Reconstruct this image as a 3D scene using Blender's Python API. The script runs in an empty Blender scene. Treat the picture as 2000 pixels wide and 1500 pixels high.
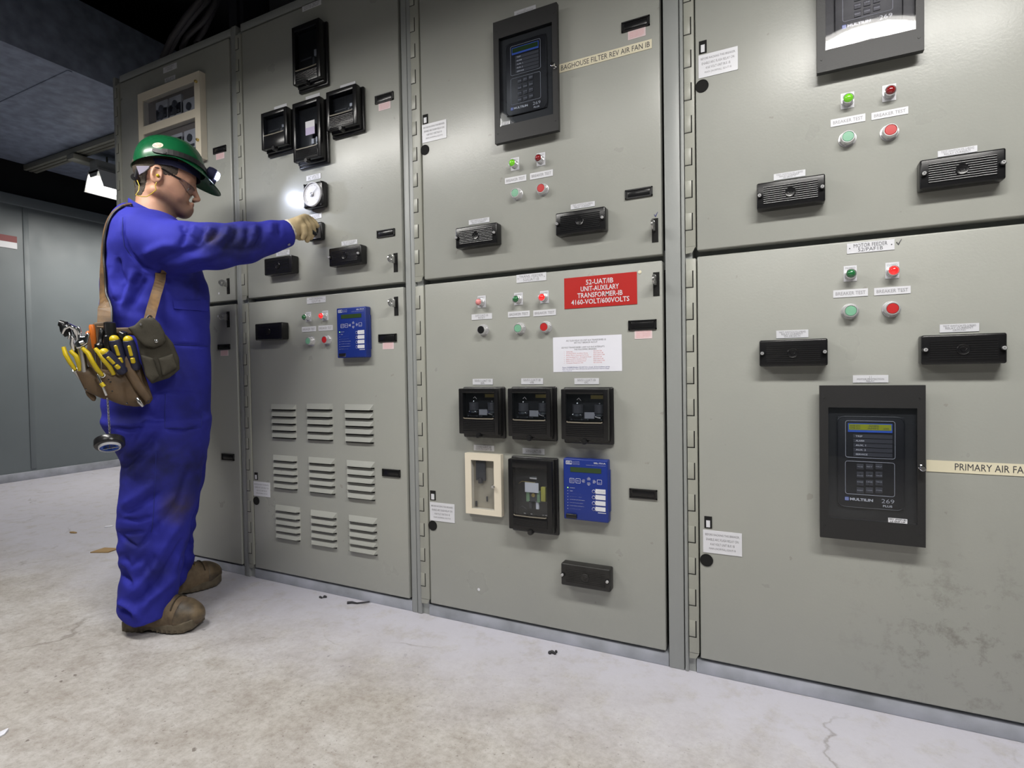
import bpy, bmesh, math, random
import numpy as np
from mathutils import Vector, Matrix
random.seed(7)
C = bpy.context.scene.collection
PI = math.pi

# ------------------------------------------------------------------ camera
CAM = np.array([0.0, -1.61, 0.8619])
FPX, YAW, PITCH, ROLL = 1077.48, .4558, -.0212, -.0161
_f = np.array([-math.sin(YAW)*math.cos(PITCH), math.cos(YAW)*math.cos(PITCH), math.sin(PITCH)])
_r = np.array([math.cos(YAW), math.sin(YAW), 0.0])
_u = np.cross(_r, _f)
CR = _r*math.cos(ROLL)+_u*math.sin(ROLL)
CU = -_r*math.sin(ROLL)+_u*math.cos(ROLL)
CF = _f
cd = bpy.data.cameras.new('camera'); cam = bpy.data.objects.new('camera', cd); C.objects.link(cam)
cd.sensor_width = 36.0; cd.sensor_fit = 'HORIZONTAL'; cd.lens = FPX/2000*36.0; cd.clip_start = .02
cam.matrix_world = Matrix(((CR[0], CU[0], -CF[0], CAM[0]), (CR[1], CU[1], -CF[1], CAM[1]), (CR[2], CU[2], -CF[2], CAM[2]), (0, 0, 0, 1)))
bpy.context.scene.camera = cam

def ray(u, v): return CF+CR*(u-1000)/FPX-CU*(v-750)/FPX
def onY(u, v, y=0.0):
    """measured point of the photograph -> point on the wall-parallel plane y"""
    r = ray(u, v); return CAM+r*((y-CAM[1])/r[1])
def onZ(u, v, z=0.0):
    r = ray(u, v); return CAM+r*((z-CAM[2])/r[2])
def onX(u, v, x):
    r = ray(u, v); return CAM+r*((x-CAM[0])/r[0])
# body frame of the worker: a = forwards, b = across (away), z = up
MP = np.array([-1.94, -.487, 0.0]); G = np.array([-.86544, .50097, 0.0]); A = np.array([.50097, .86544, 0.0])
def at(u, v, d=0.0):
    r = ray(u, v); p = CAM+r*((d-(CAM-MP)@G)/(r@G)); q = p-MP
    return np.array([q@A, q@G, p[2]])
def W(l): return MP+A*l[0]+G*l[1]+np.array([0, 0, l[2]])
def wat(u, v, d=0.0): return W(at(u, v, d))

# ------------------------------------------------------------------ world, lamps, exposure
sc = bpy.context.scene
sc.view_settings.view_transform = 'Standard'; sc.view_settings.look = 'None'
sc.view_settings.exposure = 0.0; sc.view_settings.gamma = 1.0; sc.view_settings.use_curve_mapping = False
wd = bpy.data.worlds.new('world'); sc.world = wd; wd.use_nodes = True
wd.node_tree.nodes['Background'].inputs[0].default_value = (.75, .85, 1, 1)
wd.node_tree.nodes['Background'].inputs[1].default_value = .03
LAMPS = [(-1.93, -1.14), (.42, -1.12), (-.8, -2.95)]        # centres of the hanging fluorescent fixtures; the last is an added, unseen fill lamp
LAMP_ZS = [2.235, 2.222, 2.75]; LAMP_W = [29.0, 38.0, 15.0]
for i, (lx, ly) in enumerate(LAMPS):
    ld = bpy.data.lights.new('fluorescent_light', 'AREA'); ld.shape = 'RECTANGLE'; ld.size = 1.2; ld.size_y = .16
    ld.energy = LAMP_W[i]; ld.spread = math.radians(170); ld.color = (1.0, .975, .93)
    lo = bpy.data.objects.new('fluorescent_light', ld); C.objects.link(lo)
    lo.location = (lx, ly, LAMP_ZS[i]-.075); lo.rotation_euler = (math.radians(4), 0, 0)
fl = bpy.data.lights.new('aisle_light', 'AREA'); fl.shape = 'RECTANGLE'; fl.size = .12; fl.size_y = 1.15; fl.energy = 40; fl.color = (1, .965, .9)
fo = bpy.data.objects.new('aisle_light', fl); C.objects.link(fo); fo.location = (-4.935, 1.5, 2.33)
# beam of the helmet lamp, aimed at the dial the worker reads
hl = bpy.data.lights.new('helmet_beam', 'SPOT'); hl.energy = 4.2; hl.color = (.72, .78, 1.0)
hl.spot_size = math.radians(72); hl.spot_blend = 1.0; hl.shadow_soft_size = .012
ho = bpy.data.objects.new('helmet_beam', hl); C.objects.link(ho)
_hp = Vector(wat(434, 346, .15)); _ht = Vector(onY(625, 420, 0)); ho.location = _hp
ho.rotation_euler = (_ht-_hp).to_track_quat('-Z', 'Y').to_euler()

# ------------------------------------------------------------------ object helpers
def tag(o, label=None, cat=None, group=None, kind=None):
    if label: o['label'] = label
    if cat: o['category'] = cat
    if group: o['group'] = group
    if kind: o['kind'] = kind
    return o
def empty(name, loc, label=None, cat=None, group=None):
    o = bpy.data.objects.new(name, None); C.objects.link(o); o.location = loc; o.empty_display_size = .05
    return tag(o, label, cat, group)

class MB:
    """collects shapes into ONE mesh; faces carry material slots"""
    def __init__(s): s.v = []; s.f = []; s.m = []; s.sm = []
    def add(s, vs, fs, m=0, smooth=False):
        n = len(s.v); s.v += [tuple(map(float, v)) for v in vs]
        for f in fs: s.f.append([n+i for i in f]); s.m.append(m); s.sm.append(smooth)
        return s
    def bm(s, b, m=0, smooth=False):
        b.verts.index_update(); s.add([v.co for v in b.verts], [[v.index for v in f.verts] for f in b.faces], m, smooth); b.free(); return s
    def box(s, x0, x1, y0, y1, z0, z1, m=0, r=0, seg=2, smooth=None):
        b = bmesh.new(); bmesh.ops.create_cube(b, size=1)
        for v in b.verts: v.co = Vector(((x0+x1)/2+v.co.x*(x1-x0), (y0+y1)/2+v.co.y*(y1-y0), (z0+z1)/2+v.co.z*(z1-z0)))
        if r > 0: bmesh.ops.bevel(b, geom=list(b.edges), offset=min(r, .49*min(abs(x1-x0), abs(y1-y0), abs(z1-z0))), segments=seg, affect='EDGES', profile=.5)
        return s.bm(b, m, (r > 0) if smooth is None else smooth)
    def cyl(s, p0, p1, r0, r1=None, n=20, m=0, smooth=True, caps=True):
        r1 = r0 if r1 is None else r1; p0 = Vector(p0); p1 = Vector(p1); d = (p1-p0).normalized()
        a = d.orthogonal().normalized(); b = d.cross(a); vs = []
        for p, r in ((p0, r0), (p1, r1)):
            for i in range(n): t = 2*PI*i/n; vs.append(p+(a*math.cos(t)+b*math.sin(t))*r)
        s.add(vs, [[i, (i+1) % n, n+(i+1) % n, n+i] for i in range(n)], m, smooth)
        if caps: s.add(vs, [list(range(n))[::-1], list(range(n, 2*n))], m, False)
        return s
    def lathe(s, o, d, prof, n=24, m=0, smooth=True):
        """prof: list of (distance along d, radius)"""
        o = Vector(o); d = Vector(d).normalized(); a = d.orthogonal().normalized(); b = d.cross(a); vs = []
        for h, r in prof:
            for i in range(n): t = 2*PI*i/n; vs.append(o+d*h+(a*math.cos(t)+b*math.sin(t))*max(r, 1e-5))
        fs = []
        for k in range(len(prof)-1):
            for i in range(n): fs.append([k*n+i, k*n+(i+1) % n, (k+1)*n+(i+1) % n, (k+1)*n+i])
        fs += [list(range(n))[::-1], [(len(prof)-1)*n+i for i in range(n)]]
        return s.add(vs, fs, m, smooth)
    def tube(s, pts, r, n=8, m=0, closed=False, flat=None):
        """flat=(w,t,normal) sweeps a flat strap instead of a round tube; r may be a list"""
        P = [Vector(p) for p in pts]; k = len(P); vs = []; prev = None
        for i, p in enumerate(P):
            d = (P[(i+1) % k]-P[i-1]) if closed else (P[min(i+1, k-1)]-P[max(i-1, 0)])
            d.normalize()
            if prev is None: a = d.orthogonal().normalized()
            else: a = (prev-d*prev.dot(d)).normalized()
            prev = a; b = d.cross(a); rr = r[i] if isinstance(r, (list, tuple)) else r
            for j in range(n): t = 2*PI*j/n; vs.append(p+(a*math.cos(t)+b*math.sin(t))*rr)
        kk = k if closed else k-1
        fs = [[i*n+j, i*n+(j+1) % n, ((i+1) % k)*n+(j+1) % n, ((i+1) % k)*n+j] for i in range(kk) for j in range(n)]
        if not closed: fs += [list(range(n))[::-1], [(k-1)*n+j for j in range(n)]]
        return s.add(vs, fs, m, True)
    def strap(s, pts, nrm, w, t, m=0):
        """ribbon of width w and thickness t; nrm = list of outward normals (or one)"""
        P = [Vector(p) for p in pts]; k = len(P); vs = []
        for i, p in enumerate(P):
            d = (P[min(i+1, k-1)]-P[max(i-1, 0)]).normalized()
            nn = Vector(nrm[i] if isinstance(nrm, list) else nrm); nn = (nn-d*nn.dot(d)).normalized(); c = d.cross(nn)
            ww = w[i] if isinstance(w, (list, tuple)) else w
            vs += [p-c*ww/2-nn*t/2, p+c*ww/2-nn*t/2, p+c*ww/2+nn*t/2, p-c*ww/2+nn*t/2]
        fs = [[i*4+j, i*4+(j+1) % 4, (i+1)*4+(j+1) % 4, (i+1)*4+j] for i in range(k-1) for j in range(4)]
        fs += [[3, 2, 1, 0], [(k-1)*4+j for j in range(4)]]
        return s.add(vs, fs, m, False)
    def prism(s, poly, y0, y1, m=0, smooth=False):
        """(x,z) outline extruded along y"""
        n = len(poly); vs = [(x, y0, z) for x, z in poly]+[(x, y1, z) for x, z in poly]
        s.add(vs, [[i, (i+1) % n, n+(i+1) % n, n+i] for i in range(n)], m, smooth)
        return s.add(vs, [list(range(n))[::-1], list(range(n, 2*n))], m, False)
    def sphere(s, c, rx, ry=None, rz=None, m=0, n=20, k=12):
        ry = rx if ry is None else ry; rz = rx if rz is None else rz; vs = []; fs = []
        for j in range(k+1):
            p = PI*j/k
            for i in range(n): t = 2*PI*i/n; vs.append((c[0]+rx*math.sin(p)*math.cos(t), c[1]+ry*math.sin(p)*math.sin(t), c[2]+rz*math.cos(p)))
        for j in range(k):
            for i in range(n): fs.append([j*n+i, j*n+(i+1) % n, (j+1)*n+(i+1) % n, (j+1)*n+i])
        return s.add(vs, fs, m, True)
    def text(s, txt, x0, x1, z0, z1, y, m=1, weight=0.0, keep=True, depth=.0004, align='C'):
        """lettering fitted in the rectangle x0..x1, z0..z1, facing -y"""
        vs, fs = text_geo(txt, weight)
        if not vs: return s
        X = [v[0] for v in vs]; Z = [v[1] for v in vs]
        a, b, c, d = min(X), max(X), min(Z), max(Z); sz = (z1-z0)/max(d-c, 1e-6); sx = (x1-x0)/max(b-a, 1e-6)
        if keep: sx = min(sx, sz*1.05); sz = min(sz, sx*1.9)
        cx = (x0+x1)/2; cz = (z0+z1)/2
        ox = cx-(a+b)/2*sx if align == 'C' else (x0-a*sx)
        return s.add([(ox+v[0]*sx, y-depth, cz+(v[1]-(c+d)/2)*sz) for v in vs], fs, m, False)
    def xf(s, mat):
        s.v = [tuple(mat @ Vector(v)) for v in s.v]; return s
    def build(s, name, mats, parent=None, origin=None, auto=None):
        me = bpy.data.meshes.new(name)
        o0 = Vector(origin) if origin is not None else (Vector(parent.matrix_world.translation) if parent is not None and False else Vector((0, 0, 0)))
        off = o0
        if parent is not None: off = WLOC[parent.name]
        me.from_pydata([tuple(Vector(v)-off) for v in s.v] if off.length else s.v, [], s.f); me.update()
        mats = mats if isinstance(mats, (list, tuple)) else [mats]
        for mt in mats: me.materials.append(mt)
        me.polygons.foreach_set('material_index', s.m); me.polygons.foreach_set('use_smooth', s.sm)
        b = bmesh.new(); b.from_mesh(me); bmesh.ops.recalc_face_normals(b, faces=b.faces); b.to_mesh(me); b.free()
        if any(s.sm):
            try: me.set_sharp_from_angle(angle=math.radians(40))
            except Exception: pass
        o = bpy.data.objects.new(name, me); C.objects.link(o)
        if parent is not None: o.parent = parent; WLOC[o.name] = Vector(off)
        else: o.location = off; WLOC[o.name] = Vector(off)
        return o
WLOC = {}
def thing(name, loc, label, cat, group=None):
    o = empty(name, loc, label, cat, group); WLOC[o.name] = Vector(loc); return o

_TX = {}
def text_geo(txt, weight=0.0):
    key = (txt, weight)
    if key not in _TX:
        cu = bpy.data.curves.new('t', 'FONT'); cu.body = txt; cu.size = 1; cu.align_x = 'CENTER'; cu.offset = weight; cu.resolution_u = 2
        cu.space_line = .9
        ob = bpy.data.objects.new('t', cu); C.objects.link(ob)
        me = bpy.data.meshes.new_from_object(ob)
        _TX[key] = ([tuple(v.co) for v in me.vertices], [list(p.vertices) for p in me.polygons])
        bpy.data.objects.remove(ob); bpy.data.meshes.remove(me); bpy.data.curves.remove(cu)
    return _TX[key]

def quad(p, y=0.0):
    """four measured corners TL,TR,BR,BL -> x0,x1,z0,z1 on plane y"""
    q = [onY(a, b, y) for a, b in p]
    return ((q[0][0]+q[3][0])/2, (q[1][0]+q[2][0])/2, (q[2][2]+q[3][2])/2, (q[0][2]+q[1][2])/2)

# ------------------------------------------------------------------ materials
def nmat(name, col, rough=.5, metal=0.0, spec=.5, bump=0.0, bscale=80.0, var=0.0, vscale=3.0, emit=None, estr=0.0, coat=0.0, col2=None, rvar=0.0):
    m = bpy.data.materials.new(name); m.use_nodes = True; nt = m.node_tree; N = nt.nodes; L = nt.links; b = N['Principled BSDF']
    b.inputs['Base Color'].default_value = (*col, 1); b.inputs['Roughness'].default_value = rough
    b.inputs['Metallic'].default_value = metal; b.inputs['Specular IOR Level'].default_value = spec
    if coat: b.inputs['Coat Weight'].default_value = coat; b.inputs['Coat Roughness'].default_value = .05
    if emit: b.inputs['Emission Color'].default_value = (*emit, 1); b.inputs['Emission Strength'].default_value = estr
    if var or bump or rvar:
        g = N.new('ShaderNodeNewGeometry')
    if var:
        n = N.new('ShaderNodeTexNoise'); n.inputs['Scale'].default_value = vscale; n.inputs['Detail'].default_value = 6; L.new(g.outputs['Position'], n.inputs['Vector'])
        r = N.new('ShaderNodeValToRGB'); r.color_ramp.elements[0].position = .35; r.color_ramp.elements[1].position = .68
        c2 = col2 or tuple(c*(1-var) for c in col); r.color_ramp.elements[0].color = (*c2, 1); r.color_ramp.elements[1].color = (*col, 1)
        L.new(n.outputs['Fac'], r.inputs['Fac']); L.new(r.outputs['Color'], b.inputs['Base Color'])
    if rvar:
        n3 = N.new('ShaderNodeTexNoise'); n3.inputs['Scale'].default_value = 5; n3.inputs['Detail'].default_value = 5; L.new(g.outputs['Position'], n3.inputs['Vector'])
        mr = N.new('ShaderNodeMapRange'); mr.inputs[1].default_value = .3; mr.inputs[2].default_value = .7; mr.inputs[3].default_value = rough-rvar; mr.inputs[4].default_value = rough+rvar
        L.new(n3.outputs['Fac'], mr.inputs[0]); L.new(mr.outputs[0], b.inputs['Roughness'])
    if bump:
        n2 = N.new('ShaderNodeTexNoise'); n2.inputs['Scale'].default_value = bscale; n2.inputs['Detail'].default_value = 3; L.new(g.outputs['Position'], n2.inputs['Vector'])
        bp = N.new('ShaderNodeBump'); bp.inputs['Strength'].default_value = bump; bp.inputs['Distance'].default_value = .002
        L.new(n2.outputs['Fac'], bp.inputs['Height']); L.new(bp.outputs['Normal'], b.inputs['Normal'])
    return m
def glassmat(name, tint=(.9, .92, .95), rough=.03, refl=.12, ior=1.45):
    m = bpy.data.materials.new(name); m.use_nodes = True; nt = m.node_tree; N = nt.nodes; L = nt.links; N.remove(N['Principled BSDF'])
    t = N.new('ShaderNodeBsdfTransparent'); t.inputs[0].default_value = (*tint, 1)
    g = N.new('ShaderNodeBsdfGlossy'); g.inputs['Roughness'].default_value = rough
    # Schlick reflectance that is the same from both sides of the pane
    r0 = ((ior-1)/(ior+1))**2
    ge = N.new('ShaderNodeNewGeometry'); dp = N.new('ShaderNodeVectorMath'); dp.operation = 'DOT_PRODUCT'; L.new(ge.outputs['Normal'], dp.inputs[0]); L.new(ge.outputs['Incoming'], dp.inputs[1])
    def mt(op, a_, b_=None, c_=None):
        q = N.new('ShaderNodeMath'); q.operation = op
        for i_, v_ in enumerate((a_, b_, c_)):
            if v_ is None: continue
            if isinstance(v_, (int, float)): q.inputs[i_].default_value = v_
            else: L.new(v_, q.inputs[i_])
        return q.outputs[0]
    k5 = mt('POWER', mt('SUBTRACT', 1.0, mt('ABSOLUTE', dp.outputs['Value'])), 5.0)
    fac = mt('MULTIPLY_ADD', k5, 1-r0, r0+refl*.1)
    x = N.new('ShaderNodeMixShader'); L.new(fac, x.inputs[0]); L.new(t.outputs[0], x.inputs[1]); L.new(g.outputs[0], x.inputs[2])
    L.new(x.outputs[0], N['Material Output'].inputs[0]); return m
def hexc(r, g, b):
    return tuple(((c/255)/12.92 if c <= 10 else ((c/255+.055)/1.055)**2.4) for c in (r, g, b))

M = {}
M['frame'] = nmat('frame_paint', hexc(150, 153, 152), .38, bump=.08, bscale=250, rvar=.06)
M['hinge'] = nmat('hinge_paint', hexc(158, 159, 150), .36, bump=.1, bscale=200)
M['black'] = nmat('black_plastic', (.012, .012, .013), .28, bump=.05, bscale=300)
M['black_gloss'] = nmat('black_gloss_plastic', (.010, .010, .011), .24, spec=.4)
M['rib'] = nmat('polished_rib_plastic', (.012, .012, .013), .13)
M['black_matte'] = nmat('black_crinkle_paint', (.016, .016, .017), .5, bump=.15, bscale=500)
M['dark'] = nmat('dark_hole', (.004, .004, .004), .9)
M['chrome'] = nmat('chrome', (.75, .75, .76), .12, 1.0)
M['ring'] = nmat('satin_chrome_ring', (.72, .72, .74), .22, .55)
M['steel'] = nmat('dull_steel', (.5, .5, .5), .3, 1.0)
M['white'] = nmat('white_plate', hexc(215, 216, 222), .35)
M['ink'] = nmat('engraved_ink', (.05, .05, .06), .5)
M['ink_soft'] = nmat('pale_engraving', (.28, .28, .30), .5)
M['cream'] = nmat('cream_plate', hexc(222, 215, 190), .4)
M['cream_box'] = nmat('cream_enamel', hexc(225, 216, 198), .35)
M['red_sign'] = nmat('red_sign', hexc(178, 34, 30), .4)
M['red_ink'] = nmat('red_ink', hexc(222, 150, 150), .6)
M['paper'] = nmat('paper', hexc(225, 226, 236), .7)
M['label_pink'] = nmat('warning_label', hexc(225, 205, 208), .5)
M['blue_ink'] = nmat('blue_ink', hexc(40, 45, 120), .6)
M['blue'] = nmat('blue_relay_enamel', hexc(26, 48, 128), .38)
M['blue_bright'] = nmat('blue_print', hexc(60, 95, 190), .4)
M['lcd'] = nmat('green_display', hexc(50, 70, 40), .2)
M['lcd_lit'] = nmat('lit_display', hexc(120, 125, 30), .3, emit=(.35, .38, .03), estr=.25)
M['green_cap'] = nmat('green_button', hexc(120, 175, 145), .4)
M['red_cap'] = nmat('red_button', hexc(185, 38, 40), .4)
M['green_lens'] = nmat('green_lens', (.02, .16, .05), .08, coat=1)
M['green_lit'] = nmat('lit_green_lens', (.15, .5, .02), .08, coat=1, emit=(.25, .9, .02), estr=.22)
M['red_lens'] = nmat('red_lens', (.25, .01, .012), .08, coat=1)
M['red_lit'] = nmat('lit_red_lens', (.7, .02, .02), .1, coat=1, emit=(1, .02, .02), estr=.9)
M['pink_lens'] = nmat('pink_lens', hexc(235, 150, 150), .3)
M['led'] = nmat('lit_led', (.3, .8, .1), .3, emit=(.5, 1, .1), estr=1.5)
M['grey_key'] = nmat('grey_keys', hexc(62, 62, 68), .5)
M['bezel_line'] = nmat('silver_line', hexc(170, 172, 180), .4)
M['panel_black'] = nmat('relay_face', hexc(24, 24, 28), .45)
M['glass'] = glassmat('clear_window')
M['glass_bow'] = glassmat('bowed_window', (.93, .93, .97), .04, .3)
# ================================================================== SETTING
def floor_mat():
    m = bpy.data.materials.new('concrete_floor'); m.use_nodes = True; nt = m.node_tree; N = nt.nodes; L = nt.links; b = N['Principled BSDF']
    g = N.new('ShaderNodeNewGeometry'); P = g.outputs['Position']
    def noise(sc_, det=6, vec=P, rough=.6):
        n = N.new('ShaderNodeTexNoise'); n.inputs['Scale'].default_value = sc_; n.inputs['Detail'].default_value = det; n.inputs['Roughness'].default_value = rough; L.new(vec, n.inputs['Vector']); return n.outputs['Fac']
    def ramp(f, a, b_, c0, c1):
        r = N.new('ShaderNodeValToRGB'); r.color_ramp.elements[0].position = a; r.color_ramp.elements[1].position = b_
        r.color_ramp.elements[0].color = c0; r.color_ramp.elements[1].color = c1; L.new(f, r.inputs['Fac']); return r.outputs['Color']
    def mix(f, a, b_, mode='MIX'):
        x = N.new('ShaderNodeMix'); x.data_type = 'RGBA'; x.blend_type = mode
        if isinstance(f, float): x.inputs[0].default_value = f
        else: L.new(f, x.inputs[0])
        for i, v in ((6, a), (7, b_)):
            if isinstance(v, tuple): x.inputs[i].default_value = v
            else: L.new(v, x.inputs[i])
        return x.outputs[2]
    def math_(op, a, b_=None, clamp=False):
        x = N.new('ShaderNodeMath'); x.operation = op; x.use_clamp = clamp
        for i, v in ((0, a), (1, b_)):
            if v is None: continue
            if isinstance(v, (int, float)): x.inputs[i].default_value = v
            else: L.new(v, x.inputs[i])
        return x.outputs[0]
    base = ramp(noise(1.3, 8), .36, .66, (*hexc(184, 180, 175), 1), (*hexc(198, 196, 195), 1))
    fine = ramp(noise(9, 10, rough=.75), .38, .6, (*hexc(190, 180, 170), 1), (1, 1, 1, 1))
    c = mix(.5, base, fine, 'MULTIPLY')
    gr = ramp(noise(55, 6, rough=.8), .36, .56, (*hexc(205, 200, 195), 1), (1, 1, 1, 1)); c = mix(.55, c, gr, 'MULTIPLY')
    mq = N.new('ShaderNodeMapping'); mq.inputs['Rotation'].default_value = (0, 0, -.7); mq.inputs['Scale'].default_value = (9, 38, 1); L.new(P, mq.inputs['Vector'])
    c = mix(math_('MULTIPLY', ramp(noise(4.0, 6, mq.outputs[0], .7), .64, .69, (0, 0, 0, 1), (1, 1, 1, 1)), .42), c, (*hexc(128, 118, 108), 1))
    tiny = ramp(noise(120, 3, rough=.5), .665, .70, (0, 0, 0, 1), (1, 1, 1, 1)); c = mix(math_('MULTIPLY', tiny, .6), c, (*hexc(105, 96, 88), 1))
    # scuffs stretched along the traffic direction
    mp = N.new('ShaderNodeMapping'); mp.inputs['Rotation'].default_value = (0, 0, .5); mp.inputs['Scale'].default_value = (3, 14, 1); L.new(P, mp.inputs['Vector'])
    sc1 = noise(3.0, 10, mp.outputs[0], .8); c = mix(math_('MULTIPLY', ramp(sc1, .56, .66, (0, 0, 0, 1), (1, 1, 1, 1)), .35), c, (*hexc(140, 124, 108), 1))
    # dark pits
    sp = ramp(noise(38, 4, rough=.5), .66, .71, (0, 0, 0, 1), (1, 1, 1, 1)); pm = ramp(noise(3.2, 3), .46, .6, (0, 0, 0, 1), (1, 1, 1, 1))
    c = mix(math_('MULTIPLY', math_('MULTIPLY', sp, pm), .75), c, (*hexc(90, 80, 72), 1))
    ch = ramp(noise(7, 5, rough=.7), .70, .715, (0, 0, 0, 1), (1, 1, 1, 1)); c = mix(math_('MULTIPLY', ch, .5), c, (*hexc(120, 112, 100), 1))
    # pale bluish paint along the foot of the cabinets and far wall
    sx = N.new('ShaderNodeSeparateXYZ'); L.new(P, sx.inputs[0])
    wob = math_('MULTIPLY', math_('SUBTRACT', noise(2.6, 7), .5), .55)
    yy = math_('ADD', sx.outputs[1], wob)
    mr = N.new('ShaderNodeMapRange'); mr.inputs[1].default_value = -.52; mr.inputs[2].default_value = -.10; L.new(yy, mr.inputs[0])
    xx = math_('ADD', sx.outputs[0], math_('MULTIPLY', wob, 1.5))
    m2 = N.new('ShaderNodeMapRange'); m2.inputs[1].default_value = -5.2; m2.inputs[2].default_value = -5.8; L.new(xx, m2.inputs[0])
    strip = math_('MAXIMUM', mr.outputs[0], m2.outputs[0])
    patchy = ramp(noise(11, 8, rough=.7), .3, .5, (.35, .35, .35, 1), (1, 1, 1, 1))
    c = mix(math_('MULTIPLY', math_('MULTIPLY', strip, patchy), .9), c, (*hexc(196, 195, 206), 1))
    # cracks
    vo = N.new('ShaderNodeTexVoronoi'); vo.feature = 'DISTANCE_TO_EDGE'; vo.inputs['Scale'].default_value = .8
    wp = N.new('ShaderNodeVectorMath'); wp.operation = 'ADD'; nz = N.new('ShaderNodeTexNoise'); nz.inputs['Scale'].default_value = 3; nz.inputs['Detail'].default_value = 8; L.new(P, nz.inputs['Vector'])
    sc_ = N.new('ShaderNodeVectorMath'); sc_.operation = 'SCALE'; sc_.inputs['Scale'].default_value = .35; L.new(nz.outputs['Color'], sc_.inputs[0]); L.new(P, wp.inputs[0]); L.new(sc_.outputs[0], wp.inputs[1]); L.new(wp.outputs[0], vo.inputs['Vector'])
    cr = ramp(vo.outputs['Distance'], 0.0, .004, (1, 1, 1, 1), (0, 0, 0, 1)); crm = ramp(noise(2.2, 4), .5, .62, (0, 0, 0, 1), (1, 1, 1, 1))
    crf = math_('MULTIPLY', math_('MULTIPLY', cr, crm), .55)
    c = mix(crf, c, (*hexc(110, 102, 92), 1))
    L.new(c, b.inputs['Base Color']); b.inputs['Roughness'].default_value = .62; b.inputs['Specular IOR Level'].default_value = .3
    bp = N.new('ShaderNodeBump'); bp.inputs['Strength'].default_value = .35; bp.inputs['Distance'].default_value = .004
    L.new(math_('SUBTRACT', noise(22, 10, rough=.7), math_('MULTIPLY', crf, 1.0)), bp.inputs['Height']); L.new(bp.outputs['Normal'], b.inputs['Normal'])
    return m
def door_mat():
    m = nmat('cabinet_paint', hexc(162, 163, 158), .29, bump=.1, bscale=160, rvar=.02); nt = m.node_tree; N = nt.nodes; L = nt.links; b = N['Principled BSDF']
    g = N.new('ShaderNodeNewGeometry'); P = g.outputs['Position']
    def noise(s, d, r=.6):
        n = N.new('ShaderNodeTexNoise'); n.inputs['Scale'].default_value = s; n.inputs['Detail'].default_value = d; n.inputs['Roughness'].default_value = r; L.new(P, n.inputs['Vector']); return n.outputs['Fac']
    def ramp(f, a, b_, c0, c1):
        r = N.new('ShaderNodeValToRGB'); r.color_ramp.elements[0].position = a; r.color_ramp.elements[1].position = b_
        r.color_ramp.elements[0].color = (*c0, 1); r.color_ramp.elements[1].color = (*c1, 1); L.new(f, r.inputs['Fac']); return r.outputs['Color']
    def mul(a, b_):
        x = N.new('ShaderNodeMath'); x.operation = 'MULTIPLY'
        for i, v in ((0, a), (1, b_)):
            if isinstance(v, float): x.inputs[i].default_value = v
            else: L.new(v, x.inputs[i])
        return x.outputs[0]
    base = ramp(noise(2.2, 5), .3, .7, hexc(156, 158, 153), hexc(162, 163, 157))
    # grime and boot scuffs low down on the right-hand door
    d = N.new('ShaderNodeVectorMath'); d.operation = 'DISTANCE'; d.inputs[1].default_value = (.38, 0, .22); L.new(P, d.inputs[0])
    near = N.new('ShaderNodeMapRange'); near.inputs[1].default_value = .30; near.inputs[2].default_value = .05; L.new(d.outputs['Value'], near.inputs[0])
    sm = mul(mul(ramp(noise(16, 9, .75), .52, .66, (0, 0, 0), (1, 1, 1)), near.outputs[0]), .55)
    dots = mul(ramp(noise(24, 3, .5), .72, .74, (0, 0, 0), (1, 1, 1)), .35)
    mx = N.new('ShaderNodeMix'); mx.data_type = 'RGBA'; L.new(sm, mx.inputs[0]); L.new(base, mx.inputs[6]); mx.inputs[7].default_value = (*hexc(92, 88, 78), 1)
    my = N.new('ShaderNodeMix'); my.data_type = 'RGBA'; L.new(dots, my.inputs[0]); L.new(mx.outputs[2], my.inputs[6]); my.inputs[7].default_value = (*hexc(120, 116, 104), 1)
    L.new(my.outputs[2], b.inputs['Base Color'])
    return m
M['floor'] = floor_mat(); M['door'] = door_mat()
M['kick'] = nmat('kick_plate_paint', hexc(142, 146, 152), .5, var=.3, vscale=9, col2=hexc(176, 179, 190))
M['wall'] = nmat('grey_wall_panel', hexc(112, 120, 124), .5, var=.1, vscale=1.5, rvar=.08)
M['duct'] = nmat('galvanised_sheet', hexc(150, 160, 182), .55, var=.35, vscale=14, bump=.2, bscale=60)
M['void'] = nmat('dark_steelwork', hexc(30, 32, 36), .8)
M['pipe'] = nmat('dark_cable', hexc(70, 68, 72), .5)
M['rail'] = nmat('grey_steel_rail', hexc(140, 140, 130), .45)

def struct(name, mb, mats):
    o = mb.build(name, mats); tag(o, kind='structure'); return o
XL, XR, YF, YB, ZT = -5.875, 3.2, -4.6, 5.0, 3.7
b = MB(); b.box(XL-.1, XR, YF, YB, -.1, 0); struct('floor', b, M['floor'])
b = MB(); b.box(XL-.12, XR+.1, YF-.1, YB, ZT, ZT+.1); struct('ceiling', b, M['void'])
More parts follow.
